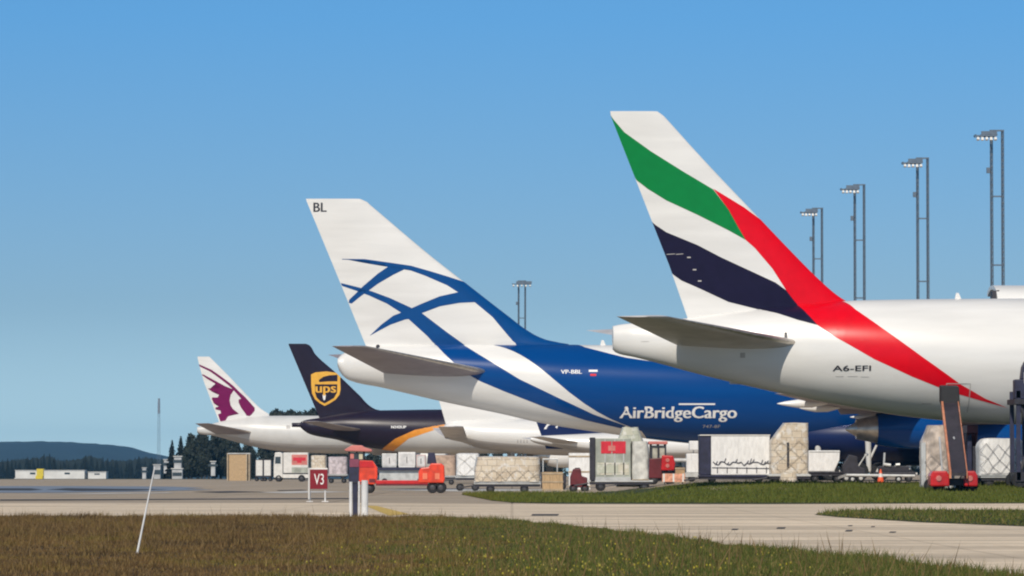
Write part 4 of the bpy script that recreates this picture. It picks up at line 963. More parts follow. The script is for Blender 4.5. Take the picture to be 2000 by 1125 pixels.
# ---- beige and pale cargo beyond the sign
def pallet_on_dolly(px0, px1, ytop, D, hz, m, label, dlabel, group, net=None, seed=1, shoulder=None, dep=2.2, towd=-1, netstep=.4, jit=.02, pw=7, base=None, name='cargo_pallet', cat='pallet', wheels=None):
    X0, X1 = at(px0, D), at(px1, D); W = X1-X0; pc = (px0+px1)/2
    dolly(pc, D+dep/2, W+.1, dep, hz, dlabel, tow=towd, wheels=wheels)
    gzz = g((X0+X1)/2, D+dep/2); zt = zat(ytop, D)-gzz
    t = thing(name, label, cat, ((X0+X1)/2, D+dep/2, gzz+hz+.004), 0, group); h = zt-hz
    b = MB(); rg = []
    for q in np.linspace(0, 1, 12):
        z = .06+(h-.06)*q; a0, a1 = -W/2, W/2
        if shoulder: a0 += W*shoulder[0]*max(0, (q-shoulder[2])/(1-shoulder[2])); a1 -= W*shoulder[1]*max(0, (q-shoulder[2])/(1-shoulder[2]))
        rg.append((z, a0, a1, -dep/2, dep/2))
    rg.append((h+.05, rg[-1][1]*.8, rg[-1][2]*.8, -dep*.35, dep*.35)); lump(b, rg, jit=jit, seed=seed, pw=pw, n=56); b.build('wrapped_load', m, t, smooth=50)
    b = MB(); b.box(-W/2-.04, W/2+.04, -dep/2-.04, dep/2+.04, 0, .06); b.build('pallet_base', M['alu'], t)
    if net is not None:
        b = MB(); net_lines(b, -W/2+.05, W/2-.05, .08, h*(shoulder[2] if shoulder else .95), -dep/2-.06, netstep, seed=seed); b.build('cargo_net', net, t)
    return t
pallet_on_dolly(607, 637, 890, 470, .55, M['wrap_beige'], 'cream coloured wrapped pallet behind the red sign', 'low dolly under the cream pallet behind the red sign', 'wrapped pallets', seed=4)
pallet_on_dolly(641, 678, 893, 480, .9, mat('pinkish_wrap', (.55, .48, .50), .5, var=.35, scale=3), 'pinkish grey wrapped pallet left of the orange transporter', 'dolly under the pinkish grey pallet', 'wrapped pallets', seed=5)
# containers in the gap right of the transporter's cab
for k, (a, c, yt, m, lb) in enumerate([(746, 776, 886, M['alu'], 'grey metal container behind the transporter, leftmost of a row of three'), (778, 812, 883, M['tarp'], 'white container in the middle of the row behind the transporter'), (813, 832, 888, mat('pale_pink', (.60, .45, .43), .5), 'narrow pinkish container at the right end of the row behind the transporter')]):
    D = 430; X0, X1 = at(a, D), at(c, D); h = zat(yt, D)-zat(913, D); t = thing('cargo_container', lb, 'container', ((X0+X1)/2, D, g(0-9, D)+zat(913, D)), 0, 'containers behind the transporter')
    hw = (X1-X0)/2-.02; b = MB(); b.prism([(-hw+.05, 0), (hw-.05, 0), (hw, .25), (hw, h), (-hw, h), (-hw, .25)], -1, 1); b.build('shell', m, t, bevel=.03)
    b = MB(); b.box(-hw+.1, hw-.1, -1.03, -1.003, h*.12, h*.9); dd = b.build('door', mat('door_panel_pale', (.66, .65, .64), .5, var=.2), t); b = MB(); b.box(-.03, .03, -1.07, -1.03, h*.3, h*.7); b.build('handle', M['dark'], dd)
t = thing('cargo_dolly', 'long dark blue dolly carrying the row of three containers', 'dolly', (at(786, 430), 430, 0), 0, 'cargo dollies on the apron'); z1 = zat(913, 430)
b = MB(); b.box(-2.4, 2.3, -1.1, 1.1, z1-.28, z1-.004); b.build('deck', M['gse_navy'], t)
b = MB(); b.box(-2.2, 2.2, -.8, .8, .35, z1-.28); b.build('chassis', M['alu'], t)
for x in (-1.7, 1.7):
    for y in (-.85, .85): wheel(t, x, y, .3)

# ---- red and orange pallet transporter
D = 262; k = D/8700; t = thing('pallet_transporter', 'red and orange pallet transporter with a low red deck behind the white posts', 'transporter', spot(760, D))
def P_(px): return (px-760)*k
def Z_(py): return zat(py, D)-g(-8, D)
b = MB(); b.prism([(P_(682), Z_(944)), (P_(703), Z_(944)), (P_(712), Z_(925)), (P_(712), Z_(899)), (P_(682), Z_(899))], -.8, .8); cab = b.build('cab', M['gse_navy'], t, bevel=.03)
b = MB()
for px in (682, 697, 711): 
    for y in (-.78, .74): b.box(P_(px)-.03, P_(px)+.03, y, y+.06, Z_(899), Z_(882))
b.build('window_frame', M['dark'], cab)
b = MB(); b.box(P_(684), P_(702), -.83, -.805, Z_(912), Z_(897)); b.build('side_badge', mat('plum_panel', (.22, .05, .09), .5), cab)
b = MB(); b.box(P_(685), P_(692), -.74, -.71, Z_(896), Z_(886)); b.build('headrest', M['pinkred'], cab)
b = MB(); b.box(P_(702), P_(709), -.74, -.71, Z_(897), Z_(886)); b.build('window_reflection', mat('pale_reflection_panel', (.60, .55, .38), .3), cab)  # pale reflection before the cab glass, put into the panel colour
b = MB(); b.box(P_(684), P_(710), -.70, .70, Z_(899), Z_(884)); b.build('window', M['glass'], cab)
b = MB(); b.prism([(P_(673), Z_(879)), (P_(677), Z_(881)), (P_(716), Z_(882)), (P_(727), Z_(882)), (P_(727), Z_(878)), (P_(713), Z_(874)), (P_(707), Z_(870)), (P_(688), Z_(870)), (P_(679), Z_(875))], -.95, .95); b.build('roof', M['pinkred'], t, bevel=.03)
b = MB(); b.prism([(P_(702), Z_(946)), (P_(733), Z_(946)), (P_(738), Z_(932)), (P_(738), Z_(914)), (P_(729), Z_(900)), (P_(703), Z_(899))], -.95, -.2); hd = b.build('engine_housing', M['gse_orange'], t, bevel=.06)
b = MB(); b.prism([(P_(703), Z_(913)), (P_(733), Z_(913)), (P_(728), Z_(901)), (P_(704), Z_(900))], -.975, -.955); b.build('side_cover', M['gse_red'], hd)
b = MB(); b.box(P_(722), P_(734), -.98, -.955, Z_(942), Z_(935)); b.build('light_recess', M['gse_maroon'], hd)
b = MB(); b.box(P_(735), P_(836), -.9, .9, Z_(945), Z_(938)); dk = b.build('deck', M['gse_red'], t, bevel=.02)
b = MB(); b.box(P_(735), P_(836), -.93, .93, Z_(948.5), Z_(945)); b.build('deck_beam', M['gse_maroon'], dk)
b = MB(); b.prism([(P_(818), Z_(943)), (P_(867), Z_(943)), (P_(869), Z_(936)), (P_(868), Z_(910)), (P_(862), Z_(905)), (P_(842), Z_(905)), (P_(838), Z_(912)), (P_(822), Z_(914)), (P_(818), Z_(922))], -.95, .5); rh = b.build('wheel_housing', M['gse_orange'], t, bevel=.06)
b = MB(); b.prism([(P_(834), Z_(906)), (P_(853), Z_(906)), (P_(849), Z_(884)), (P_(836), Z_(884))], -.3, .3); b.build('control_post', M['gse_navy'], rh, bevel=.03)
for px in (826, 850): b = MB(); b.box(P_(px), P_(px+9), -.975, -.955, Z_(936), Z_(924)); b.build('access_panel', mat('pale_orange', (.85, .22, .12), .4), rh)
for px, r in ((845, .33), (861, .33), (692, .30), (722, .30)):
    for y in (-.7, .55): wheel(t, P_(px), y, r*1.0, .22)

# ---- netted pallets near the transporter
pallet_on_dolly(891, 936, 887, 290, .95, M['tarp'], 'white wrapped pallet behind the left end of the large beige netted one', 'dark dolly under the white pallet left of the large beige netted one', 'wrapped pallets', net=M['net_lt'], seed=7, wheels=(-.5, .5))
pallet_on_dolly(927, 1055, 893, 262, .62, M['wrap_beige'], 'large cream netted pallet on a dolly with two dark wheels', 'wide dolly with two big dark wheels under the large cream pallet', 'wrapped pallets', net=M['net_lt'], seed=8, shoulder=(.03, .01, .55), netstep=.33, wheels=(-1.0, 1.0))
pallet_on_dolly(840, 890, 890, 420, .8, mat('carton_brown', (.50, .36, .27), .6, var=.3), 'brown carton load behind the orange wheel housing', 'dolly under the brown carton load', 'wrapped pallets', seed=9)
def crate(px0, px1, yt, D, label, m=None, name='wooden_crate', dep=1.2, lift=0):
    X0, X1 = at(px0, D), at(px1, D); gz_ = g((X0+X1)/2, D); h = zat(yt, D)-gz_-lift; t = thing(name, label, 'crate', ((X0+X1)/2, D, gz_+lift)); hw = (X1-X0)/2
    b = MB(); b.box(-hw+.03, hw-.03, -dep/2+.03, dep/2-.03, .1, h-.03); b.build('boards', m or M['wood'], t)
    for q in (.12, .5, .9): b = MB(); b.box(-hw, hw, -dep/2, -dep/2+.028, h*q-.05, h*q+.05); b.build('batten', M['tan'], t)
    for x in (-hw*.8, 0, hw*.8): b = MB(); b.box(x-.06, x+.06, -dep/2, dep/2, 0, .1); b.build('skid', M['tan'], t)
crate(1058, 1100, 921, 275, 'low plywood crate right of the large cream netted pallet')
t = thing('tow_tractor', 'grey topped tractor standing behind the low plywood crate', 'tractor', spot(1081, 300))
b = MB(); b.prism([(-.85, .45), (.85, .45), (.85, 1.0), (.1, 1.1), (-.1, 1.25), (-.85, 1.25)], -.7, .7); b.build('body', M['dark'], t, bevel=.05)
b = MB(); b.box(-.75, .3, -.68, .68, 2.05, 2.15); b.build('roof', M['alu'], t, bevel=.02)
b = MB()
for x in (-.7, .25): b.tube((x, -.62, 1.1), (x, -.62, 2.1), .04, n=6); b.tube((x, .62, 1.1), (x, .62, 2.1), .04, n=6)
b.build('roof_frame', M['alu'], t); b = MB(); b.box(-.5, .0, -.4, .4, 1.2, 1.55); b.build('seat', M['black'], t)
for x in (-.55, .55):
    for y in (-.6, .6): wheel(t, x, y, .3)
crate(1110, 1153, 884, 290, 'tall white sheet covered box left of the grey metal container', M['tarp'], 'covered_box', 1.8)
t = thing('tow_tractor', 'small dark red tractor in front of the tall white covered box', 'tractor', spot(1131, 272))
b = MB(); b.prism([(-.55, .3), (.5, .3), (.5, .9), (.15, 1.0), (.1, 1.45), (-.35, 1.45), (-.55, .95)], -.6, .6); b.build('body', M['gse_maroon'], t, bevel=.06)
b = MB(); b.box(-.25, .05, -.45, .45, 1.0, 1.5); b.build('seat', M['black'], t)
for x in (-.35, .35):
    for y in (-.52, .52): wheel(t, x, y, .26)
# ---- grey container with red logo panels, tall clear wrapped pallet beside it, on one dolly
D = 254; X0 = at(1153, D); gA = g(at(1210, D), D)
t = dolly(1212, D+1.1, at(1278, D)-X0, 2.2, .62, 'dolly under the grey container with red panels, one dark wheel showing', deckm=M['alu'], wheels=(-1.15, 1.35), wr=.27)
gA = t.location.z
c0, c1 = at(1163, D), at(1232, D); hz = .624; ht = zat(856, D)-gA-hz
t = thing('cargo_container', 'grey metal container with red panels and a black left post', 'container', ((c0+c1)/2, D+1.1, gA+hz)); hw = (c1-c0)/2
b = MB(); b.prism([(-hw, 0), (hw, 0), (hw, ht), (-hw, ht)], -1.05, 1.05); sh = b.build('shell', M['alu_green'], t, bevel=.03)
b = MB(); b.box(-hw-.30, -hw-.01, -1.1, 1.1, -.1, ht+.05); b.build('corner_post', M['dark'], t, bevel=.02)
b = MB(); b.box(-hw, hw, -1.10, -1.05, -.02, .18); b.build('bottom_rail', M['alu'], t)
b = MB(); b.box(-hw+.1, hw-.1, -1.075, -1.052, .3, ht*.42); b.build('lower_panel', M['wrap_clear'], t)
zr = zat(889, D)-gA-hz; zr1 = zat(862, D)-gA-hz
for a, c in ((1174, 1194), (1196, 1222)):
    b = MB(); b.box(at(a, D)-(c0+c1)/2, at(c, D)-(c0+c1)/2, -1.085, -1.053, zr+.1, zr1); lp = b.build('red_panel', M['logored'], t)
b = MB(); b.box(at(1188, D)-(c0+c1)/2, at(1202, D)-(c0+c1)/2, -1.10, -1.086, zr+.25, zr1-.25); b.build('pale_badge', M['pinkred'], t)
for x in (-hw*.45, hw*.1, hw*.6): b = MB(); b.box(x-.03, x+.03, -1.075, -1.051, .2, ht-.05); b.build('rib', M['alu'], t)
a0, a1 = at(1206, D), at(1262, D); h = zat(833, D)-gA-hz
t = thing('cargo_pallet', 'tall film wrapped pallet with a rounded top, right behind the grey container', 'pallet', ((a0+a1)/2, D+2.9, gA+.3), 0, 'wrapped pallets'); hw = (a1-a0)/2
b = MB(); lump(b, [(z, -hw*(1-.30*max(0, z/h-.8)/.2), hw*(1-.35*max(0, z/h-.75)/.25), -.6, .6) for z in np.linspace(0, h+.3, 14)], jit=.045, seed=21, pw=5); b.build('wrapped_load', M['wrap_clear'], t, smooth=50)
b = MB(); b.box(-hw, hw, -.65, .65, -.06, 0); b.build('pallet_base', M['tan'], t)
a0, a1 = at(1234, D), at(1268, D); t = thing('cargo_pallet', 'pale film wrapped stack standing between the grey container and the red tractor', 'pallet', ((a0+a1)/2, D+1.0, gA+hz), 0, 'wrapped pallets'); hw = (a1-a0)/2; h = zat(862, D)-gA-hz
b = MB(); lump(b, [(z, -hw, hw*(1-.2*max(0, z/h-.8)/.2), -1.0, .8) for z in np.linspace(.05, h, 12)], jit=.03, seed=22, pw=6); b.build('wrapped_load', mat('milky_film', (.66, .65, .60), .3, var=.3, scale=2, bump=.5), t, smooth=50)
b = MB(); b.box(-hw, hw, -1.02, .82, 0, .05); b.build('pallet_base', M['tan'], t)
# ---- tractor with red cab
D = 262; k = D/8700; gA = g(at(1295, D), D); t = thing('tow_tractor', 'red nosed baggage tractor with a pink roofed dark cab', 'tractor', (at(1295, D), D, gA))
def P2(px): return (px-1295)*k
def Z2(py): return zat(py, D)-gA
b = MB(); b.prism([(P2(1266), Z2(934)), (P2(1292), Z2(934)), (P2(1292), Z2(894)), (P2(1268), Z2(896))], -.75, .75); b.build('body', M['gse_maroon'], t, bevel=.04)
b = MB()
for px in (1271, 1285, 1299): b.box(P2(px)-.05, P2(px)+.05, -.72, -.62, Z2(897), Z2(867)); b.box(P2(px)-.05, P2(px)+.05, .62, .72, Z2(897), Z2(867))
b.build('cab_frame', M['dark'], t); b = MB(); b.box(P2(1272), P2(1298), -.58, .58, Z2(896), Z2(870)); b.build('window', mat('pale_window', (.45, .43, .36), .1, var=.4, scale=3), t)
b = MB(); b.box(P2(1266), P2(1303), -.85, .85, Z2(868), Z2(862)); b.build('roof', M['pinkred'], t, bevel=.03)
b = MB(); b.prism([(P2(1290), Z2(919)), (P2(1316), Z2(919)), (P2(1318), Z2(905)), (P2(1314), Z2(890)), (P2(1292), Z2(889))], -.8, .7); hd = b.build('bonnet', M['gse_red'], t, bevel=.07)
for py in (899, 910): b = MB(); b.lathe((P2(1303), -.82, Z2(py)), [(-.03, .01), (-.03, .10), (.03, .13)], axis='y', n=14); b.build('headlight', M['pinkred'], hd, smooth=40)
b = MB(); b.box(P2(1266), P2(1318), -.6, .6, Z2(940), Z2(920)); b.build('chassis', M['dark'], t)
for px in (1276, 1308):
    for y in (-.62, .62): wheel(t, P2(px), y, .28, .2)
crate(1318, 1338, 912, 258, 'small stack of brown cartons on the ground right of the red nosed tractor', mat('carton', (.55, .36, .2), .7, var=.3), 'carton_stack', .8)
b = MB()
t = thing('barrier_board', 'orange striped barrier board standing before the brown cartons', 'barrier', spot(1312, 254))
b = MB(); b.box(-.55, .75, -.03, .03, .15, .62); bd = b.build('board', mat('faded_pink_board', (.72, .34, .22), .5, var=.4, scale=5), t)
for x in (-.45, .1, .65): b = MB(); b.box(x-.05, x+.05, -.05, -.031, .15, .62); b.build('stripe', M['gse_white'], bd)
for x in (-.4, .6): b = MB(); b.tube((x, 0, 0), (x, 0, .15), .03, n=6); b.box(x-.03, x+.03, -.25, .25, 0, .04); b.build('foot', M['dark'], t)
t = thing('utility_cart', 'pale grey cart with two white boxes left of the dark blue sided container', 'cart', spot(1354, 266))
for z0_, z1_, x0_, x1_ in ((Z2(884), Z2(865), -.25, .3), (Z2(928), Z2(890), -.42, .32)): b = MB(); b.box(x0_, x1_, -.5, .5, z0_+.02, z1_); b.build('box', M['tarp'], t, bevel=.04)
b = MB(); b.box(-.5, .4, -.6, .6, .3, Z2(928)+.02); b.box(-.02, .04, -.03, .03, Z2(928), Z2(865)); b.tube((-1.3, 0, Z2(903)), (-.42, 0, Z2(903)), .12, n=10); b.build('frame', M['alu'], t)
for y in (-.4, .4): wheel(t, -.1, y, .2)
# ---- big white container with dark blue end
D = 252; gA = g(at(1435, D), D); hz = .42
dolly(1436, D+1.2, at(1506, D)-at(1366, D)+.1, 2.4, hz, 'long low dark dolly under the dark blue ended white container', deckm=M['gse_navy'], wr=.18)
t = thing('cargo_container', 'big white container with dark blue left end and black net lines on its face', 'container', (at(1435, D), D+1.2, gA+hz+.004)); h = zat(851, D)-gA-hz
x0, x1, xm = at(1367, D)-at(1435, D), at(1504, D)-at(1435, D), at(1389, D)-at(1435, D)
b = MB(); b.box(xm, x1, -1.15, 1.15, 0, h); b.build('shell', M['tarp'], t, bevel=.05)
b = MB(); b.box(x0, xm-.01, -1.1, 1.1, 0, h+.02); b.build('curtain_end', M['gse_navy'], t, bevel=.05)
b = MB(); b.box(x0, x1+.02, -1.19, 1.19, h, h+.06); b.build('frame_rail', M['gse_white'], t)
b = MB(); rd = random.Random(4); px_ = xm+.1; pz = h*.34
while px_ < x1-.15:
    nx_ = px_+.16; nz = h*.30+rd.uniform(-.12, .14)-(px_-xm)*.02; b.tube((px_, -1.19, pz), (nx_, -1.19, nz), .028, n=4, caps=False); 
    if rd.random() < .55: b.tube((nx_, -1.19, nz), (nx_+.1, -1.19, nz+rd.uniform(.1, .32)), .026, n=4, caps=False)
    px_, pz = nx_, nz
for q in np.linspace(xm+.35, x1-.2, 6): b.tube((q, -1.18, .12), (q, -1.18, h*.2), .03, n=4, caps=False)
b.tube((xm+.05, -1.18, h*.19), (x1-.05, -1.18, h*.17), .022, n=4, caps=False); b.build('cargo_net', M['net'], t)
# ---- tall beige shouldered pallet
D = 250; gA = g(at(1540, D), D)
dolly(1540, D+1.1, at(1582, D)-at(1503, D)+.1, 2.2, .45, 'dolly under the tall beige pallet with a sloped shoulder', wr=.18)
t = thing('cargo_pallet', 'tallest beige wrapped pallet with a sloped left shoulder', 'pallet', (at(1542, D), D+1.1, gA+.455), 0, 'wrapped pallets'); h = zat(826, D)-gA-.45
xa, xb, xs = at(1506, D)-at(1542, D), at(1580, D)-at(1542, D), at(1533, D)-at(1542, D)
b = MB(); zsh = zat(862, D)-gA-.45
lump(b, [(z, xa+(xs-xa)*max(0, (z-zsh)/(h-zsh)), xb, -1.05, 1.05) for z in np.concatenate([np.linspace(.05, zsh, 8), np.linspace(zsh+.05, h, 8)])], jit=.018, seed=31, pw=9, n=64); b.build('wrapped_load', M['wrap_beige'], t, smooth=50)
b = MB(); b.box(xa-.02, xb+.02, -1.1, 1.1, 0, .05); b.build('pallet_base', M['alu'], t)
b = MB(); net_lines(b, xa+.1, xb-.05, .1, zsh, -1.12, .42, seed=6); b.build('cargo_net', M['net_lt'], t)
b = MB(); b.box(-.14, -.02, -1.11, -1.07, .4, h*.62); b.build('dark_strap', M['dark'], t)
t = tag(lump(MB(), [(z, -.45+.1*abs(z-.3), .45-.1*abs(z-.3), -.3, .3) for z in np.linspace(0, .55, 8)], jit=.06, seed=33, pw=3).build('sack', M['wrap_beige'], smooth=60), 'small beige sack lying on the ground under the tallest beige pallet', 'sack'); t.location = spot(1540, 247)
# ---- white container with slanted corner
D = 262; gA = g(at(1610, D), D); dolly(1612, D+.9, 2.0, 1.8, .62, 'dark dolly under the white container with a slanted corner', deckm=M['dark'], tow=1, wr=.2)
t = thing('cargo_container', 'white container with a slanted lower right corner beside the tallest beige pallet', 'container', (at(1611, D), D+.9, gA+.625)); h = zat(880, D)-gA-.62
b = MB(); xr = at(1640, D)-at(1611, D); b.prism([(-.95, 0), (xr-.32, 0), (xr, h*.55), (xr+.03, h), (-.95, h)], -.8, .8); b.build('shell', M['tarp'], t, bevel=.04)
b = MB(); b.box(-.9, xr+.03, -.83, -.805, h*.92, h*.97); b.build('frame_rail', M['alu'], t)
# ---- scattered dark equipment right of it
t = thing('tow_tractor', 'dark steel tractor with levers right of the container with the slanted corner', 'tractor', spot(1665, 262))
b = MB(); b.prism([(-.6, .3), (.7, .3), (.7, .8), (.3, .95), (.25, 1.5), (-.2, 1.62), (-.6, 1.0)], -.6, .6); b.build('body', M['dark'], t, bevel=.05)
b = MB(); b.tube((.3, -.4, .9), (.75, -.4, 1.6), .04, n=6); b.tube((.75, -.4, 1.6), (.85, -.2, 1.62), .09, n=8); b.build('steering_column', M['alu'], t)
for x in (-.4, .45):
    for y in (-.5, .5): wheel(t, x, y, .24, hub=M['alu'])
t = thing('tow_bar', 'long pale grey aircraft tow bar lying along the bank, traffic cone in front of it', 'tow bar', spot(1715, 250))
k = 250/8700; b = MB(); b.tube((-62*k, 0, .42), (72*k, 0, .38), .085, n=12); b.build('tube', M['alu'], t, smooth=50)
b = MB(); b.loft([[(-78*k, -.12, .2), (-62*k, -.1, .36), (-62*k, .1, .36), (-78*k, .12, .2)], [(-78*k, -.12, .34), (-62*k, -.1, .5), (-62*k, .1, .5), (-78*k, .12, .34)]]); b.build('coupling_head', M['metal'], t)
for x in (-50*k, 40*k): wheel(t, x, 0, .2, hub=M['alu'])
t = thing('ladder_trolley', 'low dark trolley with pale fittings, behind the tow bar', 'trolley', spot(1745, 268)); b = MB(); b.box(-1.1, 1.3, -.5, .5, .35, .6); b.box(-.9, .9, -.4, .4, .6, .95); b.build('body', M['dark'], t, bevel=.04)
b = MB(); b.tube((-.6, -.3, .95), (-.55, -.3, 1.75), .06, n=8); b.build('upright', M['alu'], t); b = MB(); b.tube((-.62, -.42, 1.05), (-.2, -.42, 1.0), .1, n=8); b.build('reel', M['alu'], t, smooth=40); b = MB(); b.tube((.1, -.42, 1.02), (.35, -.42, 1.04), .09, n=8); b.build('reel', M['alu'], t, smooth=40)
for x in (-.8, .9):
    for y in (-.4, .4): wheel(t, x, y, .2)
t = thing('traffic_cone', 'orange and white traffic cone standing before the tow bar', 'cone', spot(1720, 244)); k = 244/8700
b = MB(); b.box(-.22, .22, -.22, .22, 0, .05); b.build('cone_base', M['hivis'], t)
b = MB(); b.lathe((0, 0, 0), [(.05, .19), (.32, .135)], axis='z', n=20); b.lathe((0, 0, 0), [(.52, .09), (.74, .04), (.76, .0)], axis='z', n=20); b.build('cone_body', M['hivis'], t, smooth=40)
b = MB(); b.lathe((0, 0, 0), [(.32, .136), (.52, .091)], axis='z', n=20); b.build('white_band', M['gse_white'], t, smooth=40)
# ---- belt loader
D = 212; gA = g(at(1862, D), D); k = D/8700
t = thing('belt_loader', 'belt loader with a steep dark conveyor and orange sides reaching up to the striped airliner', 'belt loader', (at(1862, D), D, gA))
def P3_(px, DD=D): return at(px, DD)-at(1862, D)
zb, zt_ = .75, zat(790, 221)-gA
lo = (P3_(1873, 210.0), -2.0, zb); hi = (P3_(1856, 221), 9.0-.2, zt_)
def belt_pt(q, dx, dz): return (lo[0]+(hi[0]-lo[0])*q+dx, lo[1]+(hi[1]-lo[1])*q, lo[2]+(hi[2]-lo[2])*q+dz)
b = MB(); b.loft([[belt_pt(q, -.36, 0), belt_pt(q, .36, 0), belt_pt(q, .36, .14), belt_pt(q, -.36, .14)] for q in np.linspace(0, 1, 14)]); cv = b.build('conveyor', M['conveyor'], t)
for sx, nm in ((-.41, .05), (.385, .022)):
    b = MB(); b.loft([[belt_pt(q, sx-nm, -.12), belt_pt(q, sx+nm, -.12), belt_pt(q, sx+nm, .2), belt_pt(q, sx-nm, .2)] for q in np.linspace(0, 1, 8)]); b.build('side_rail', M['side_orange'], cv)
b = MB(); zt2 = zat(756, 221.5)-gA; b.loft([[(hi[0]-.48, 8.6, zt_-.15), (hi[0]+.46, 8.6, zt_-.15), (hi[0]+.46, 9.6, zt_+.15), (hi[0]-.48, 9.6, zt_+.15)], [(hi[0]-.46, 8.8, zt2), (hi[0]+.44, 8.8, zt2), (hi[0]+.44, 9.8, zt2+.1), (hi[0]-.46, 9.8, zt2+.1)]]); b.build('front_bumper', M['black'], t, bevel=.05)
b = MB(); b.box(P3_(1836), P3_(1902), -1.2, 4.5, .28, .62); b.build('chassis', M['dark'], t, bevel=.04)
for a, c, m in ((1811, 1848, 'gse_red'), (1877, 1903, 'gse_red')):
    b = MB(); b.prism([(P3_(a), .25), (P3_(c), .25), (P3_(c)+.0, .75), (P3_(c)-.12, .98), (P3_(a)+.12, .98), (P3_(a), .75)], -1.6, -.2); fb = b.build('engine_cover', M[m], t, bevel=.07)
    b = MB(); b.lathe(((P3_(a)+P3_(c))/2-.05, -1.62, .62), [(-.03, .01), (-.03, .12), (.03, .15)], axis='y', n=16); b.build('headlight', M['pinkred'], fb, smooth=40)
for x in (P3_(1830), P3_(1894)):
    for y in (-.9, 3.6): wheel(t, x, y, .3, .2)
b = MB(); b.tube((P3_(1886), 0, .6), (P3_(1876), 3.2, 2.6), .05, n=8); b.tube((P3_(1842), 0, .6), (P3_(1848), 3.2, 2.6), .05, n=8); b.build('lift_strut', M['alu'], t)
# ---- netted load behind the belt loader, high loader, white loads at right
D = 219; gA = g(at(1828, D), D); t = thing('cargo_pallet', 'rounded white wrapped load behind the left side of the belt loader', 'pallet', (at(1830, D), D, gA+.1), 0, 'wrapped pallets'); h = zat(831, D)-gA-.1; hw = (at(1862, D)-at(1798, D))/2
b = MB(); lump(b, [(z, -hw*(1-.45*max(0, z/h-.72)/.28), hw, -1.0, 1.0) for z in np.linspace(.05, h, 16)], jit=.03, seed=41, pw=6); b.build('wrapped_load', mat('cream_film', (.62, .52, .44), .3, var=.5, scale=1.8, bump=.6), t, smooth=50); b = MB(); b.box(-hw, hw, -1.05, 1.05, -.08, .05); b.build('pallet_base', M['alu'], t)
b = MB(); b.box(-hw-.06, -hw+.16, -1.08, -.9, .05, h*.72); b.build('corner_board', M['alu'], t)
b = MB(); net_lines(b, -hw+.1, hw-.1, .1, h*.5, -1.07, .34, r=.01, wob=.07, seed=12); b.build('cargo_net', M['net'], t)
def beam_frame(b, x, y0, y1, z0, z1, w_=.08):
    for y in (y0, y1): b.box(x-w_, x+w_, y-w_, y+w_, z0, z1)
t = thing('cargo_highloader', 'dark scissor lift loader standing right of the belt loader', 'loader', spot(1896, 228)); gA = t.location.z; k = 228/8700
b = MB(); b.box(-12*k, 12*k, -1.2, 1.4, .3, .6); b.build('chassis', M['dark'], t); b = MB(); b.box(-11*k, 10*k, -1.1, 1.2, zat(838, 228)-gA-.2, zat(831, 228)-gA); b.build('platform', M['gse_maroon'], t)
for sx in (-8, 0, 7): b = MB(); b.tube((sx*k, -1.0, .55), (sx*k, .9, zat(838, 228)-gA-.2), .09, n=8); b.tube((sx*k, .9, .55), (sx*k, -1.0, zat(838, 228)-gA-.2), .09, n=8); b.build('scissor_arm', M['gse_maroon'], t)
b = MB(); b.box(-10*k, -1*k, -1.0, .9, .6, zat(846, 228)-gA); b.build('hydraulic_cabinet', M['gse_navy'], t, bevel=.04); b = MB(); b.box(0, 9*k, -1.02, .6, .6, zat(872, 228)-gA); b.build('control_cabinet', M['dark'], t, bevel=.04)
for x in (-8*k, 8*k):
    for y in (-.9, 1.1): wheel(t, x, y, .28)
for k_, (a, c, yt, lb) in enumerate([(1913, 2003, 858, 'low rounded white netted pallet at the right edge, black net pattern across it'), (2006, 2092, 862, 'white netted pallet beyond the right edge of the view')]):
    pallet_on_dolly(a, c, yt, 222, .55, M['tarp'], lb, ['dark dolly under the white netted pallet at the right edge', 'dark dolly beyond the right edge of the view'][k_], 'wrapped pallets', net=M['net'], seed=50+k_, shoulder=(.1, .08, .86), netstep=.30, jit=.015, towd=1)
# main deck high loader at the right edge
D = 219; t = thing('cargo_highloader', 'tall dark blue loader with a cab raised against the white fuselage at the right edge', 'loader', spot(2012, D)); gA = t.location.z
k = D/8700
b = MB()
for px in (1984, 2008, 2040):
    for y in (-1.2, 1.6): b.box((px-2012)*k-.1, (px-2012)*k+.1, y-.1, y+.1, .4, zat(764, D)-gA)
b.build('column', M['gse_navy'], t)
b = MB(); b.box((1976-2012)*k, (2060-2012)*k, -1.4, 1.9, zat(790, D)-gA, zat(780, D)-gA); b.build('platform', M['dark'], t)
b = MB(); b.box((1977-2012)*k, (1999-2012)*k, -1.3, -.4, zat(780, D)-gA, zat(742, D)-gA); cb = b.build('cab', M['gse_navy'], t, bevel=.05)
b = MB(); b.prism([((1990-2012)*k, zat(742, D)-gA), ((2030-2012)*k, zat(742, D)-gA), ((2030-2012)*k, zat(700, D)-gA), ((1999-2012)*k, zat(706, D)-gA), ((1993-2012)*k, zat(718, D)-gA)], -1.3, -.3); b.build('hood', M['gse_navy'], cb, bevel=.05)
b = MB(); b.box((1995-2012)*k, (2006-2012)*k, -1.34, -1.31, zat(750, D)-gA, zat(728, D)-gA); b.build('window', M['gse_white'], cb)
b = MB(); b.box((1978-2012)*k, (2060-2012)*k, -1.3, 1.8, .35, .8); b.build('chassis', M['dark'], t)
for px in (1986, 2045):
    for y in (-1.1, 1.5): wheel(t, (px-2012)*k, y, .4, .25)
b = MB(); b.tube(((1987-2012)*k, -1.1, .8), ((2040-2012)*k, -1.1, zat(790, D)-gA), .1, n=8); b.tube(((2040-2012)*k, -1.1, .8), ((1987-2012)*k, -1.1, zat(790, D)-gA), .1, n=8); b.build('scissor_arm', M['dkmetal'], t)

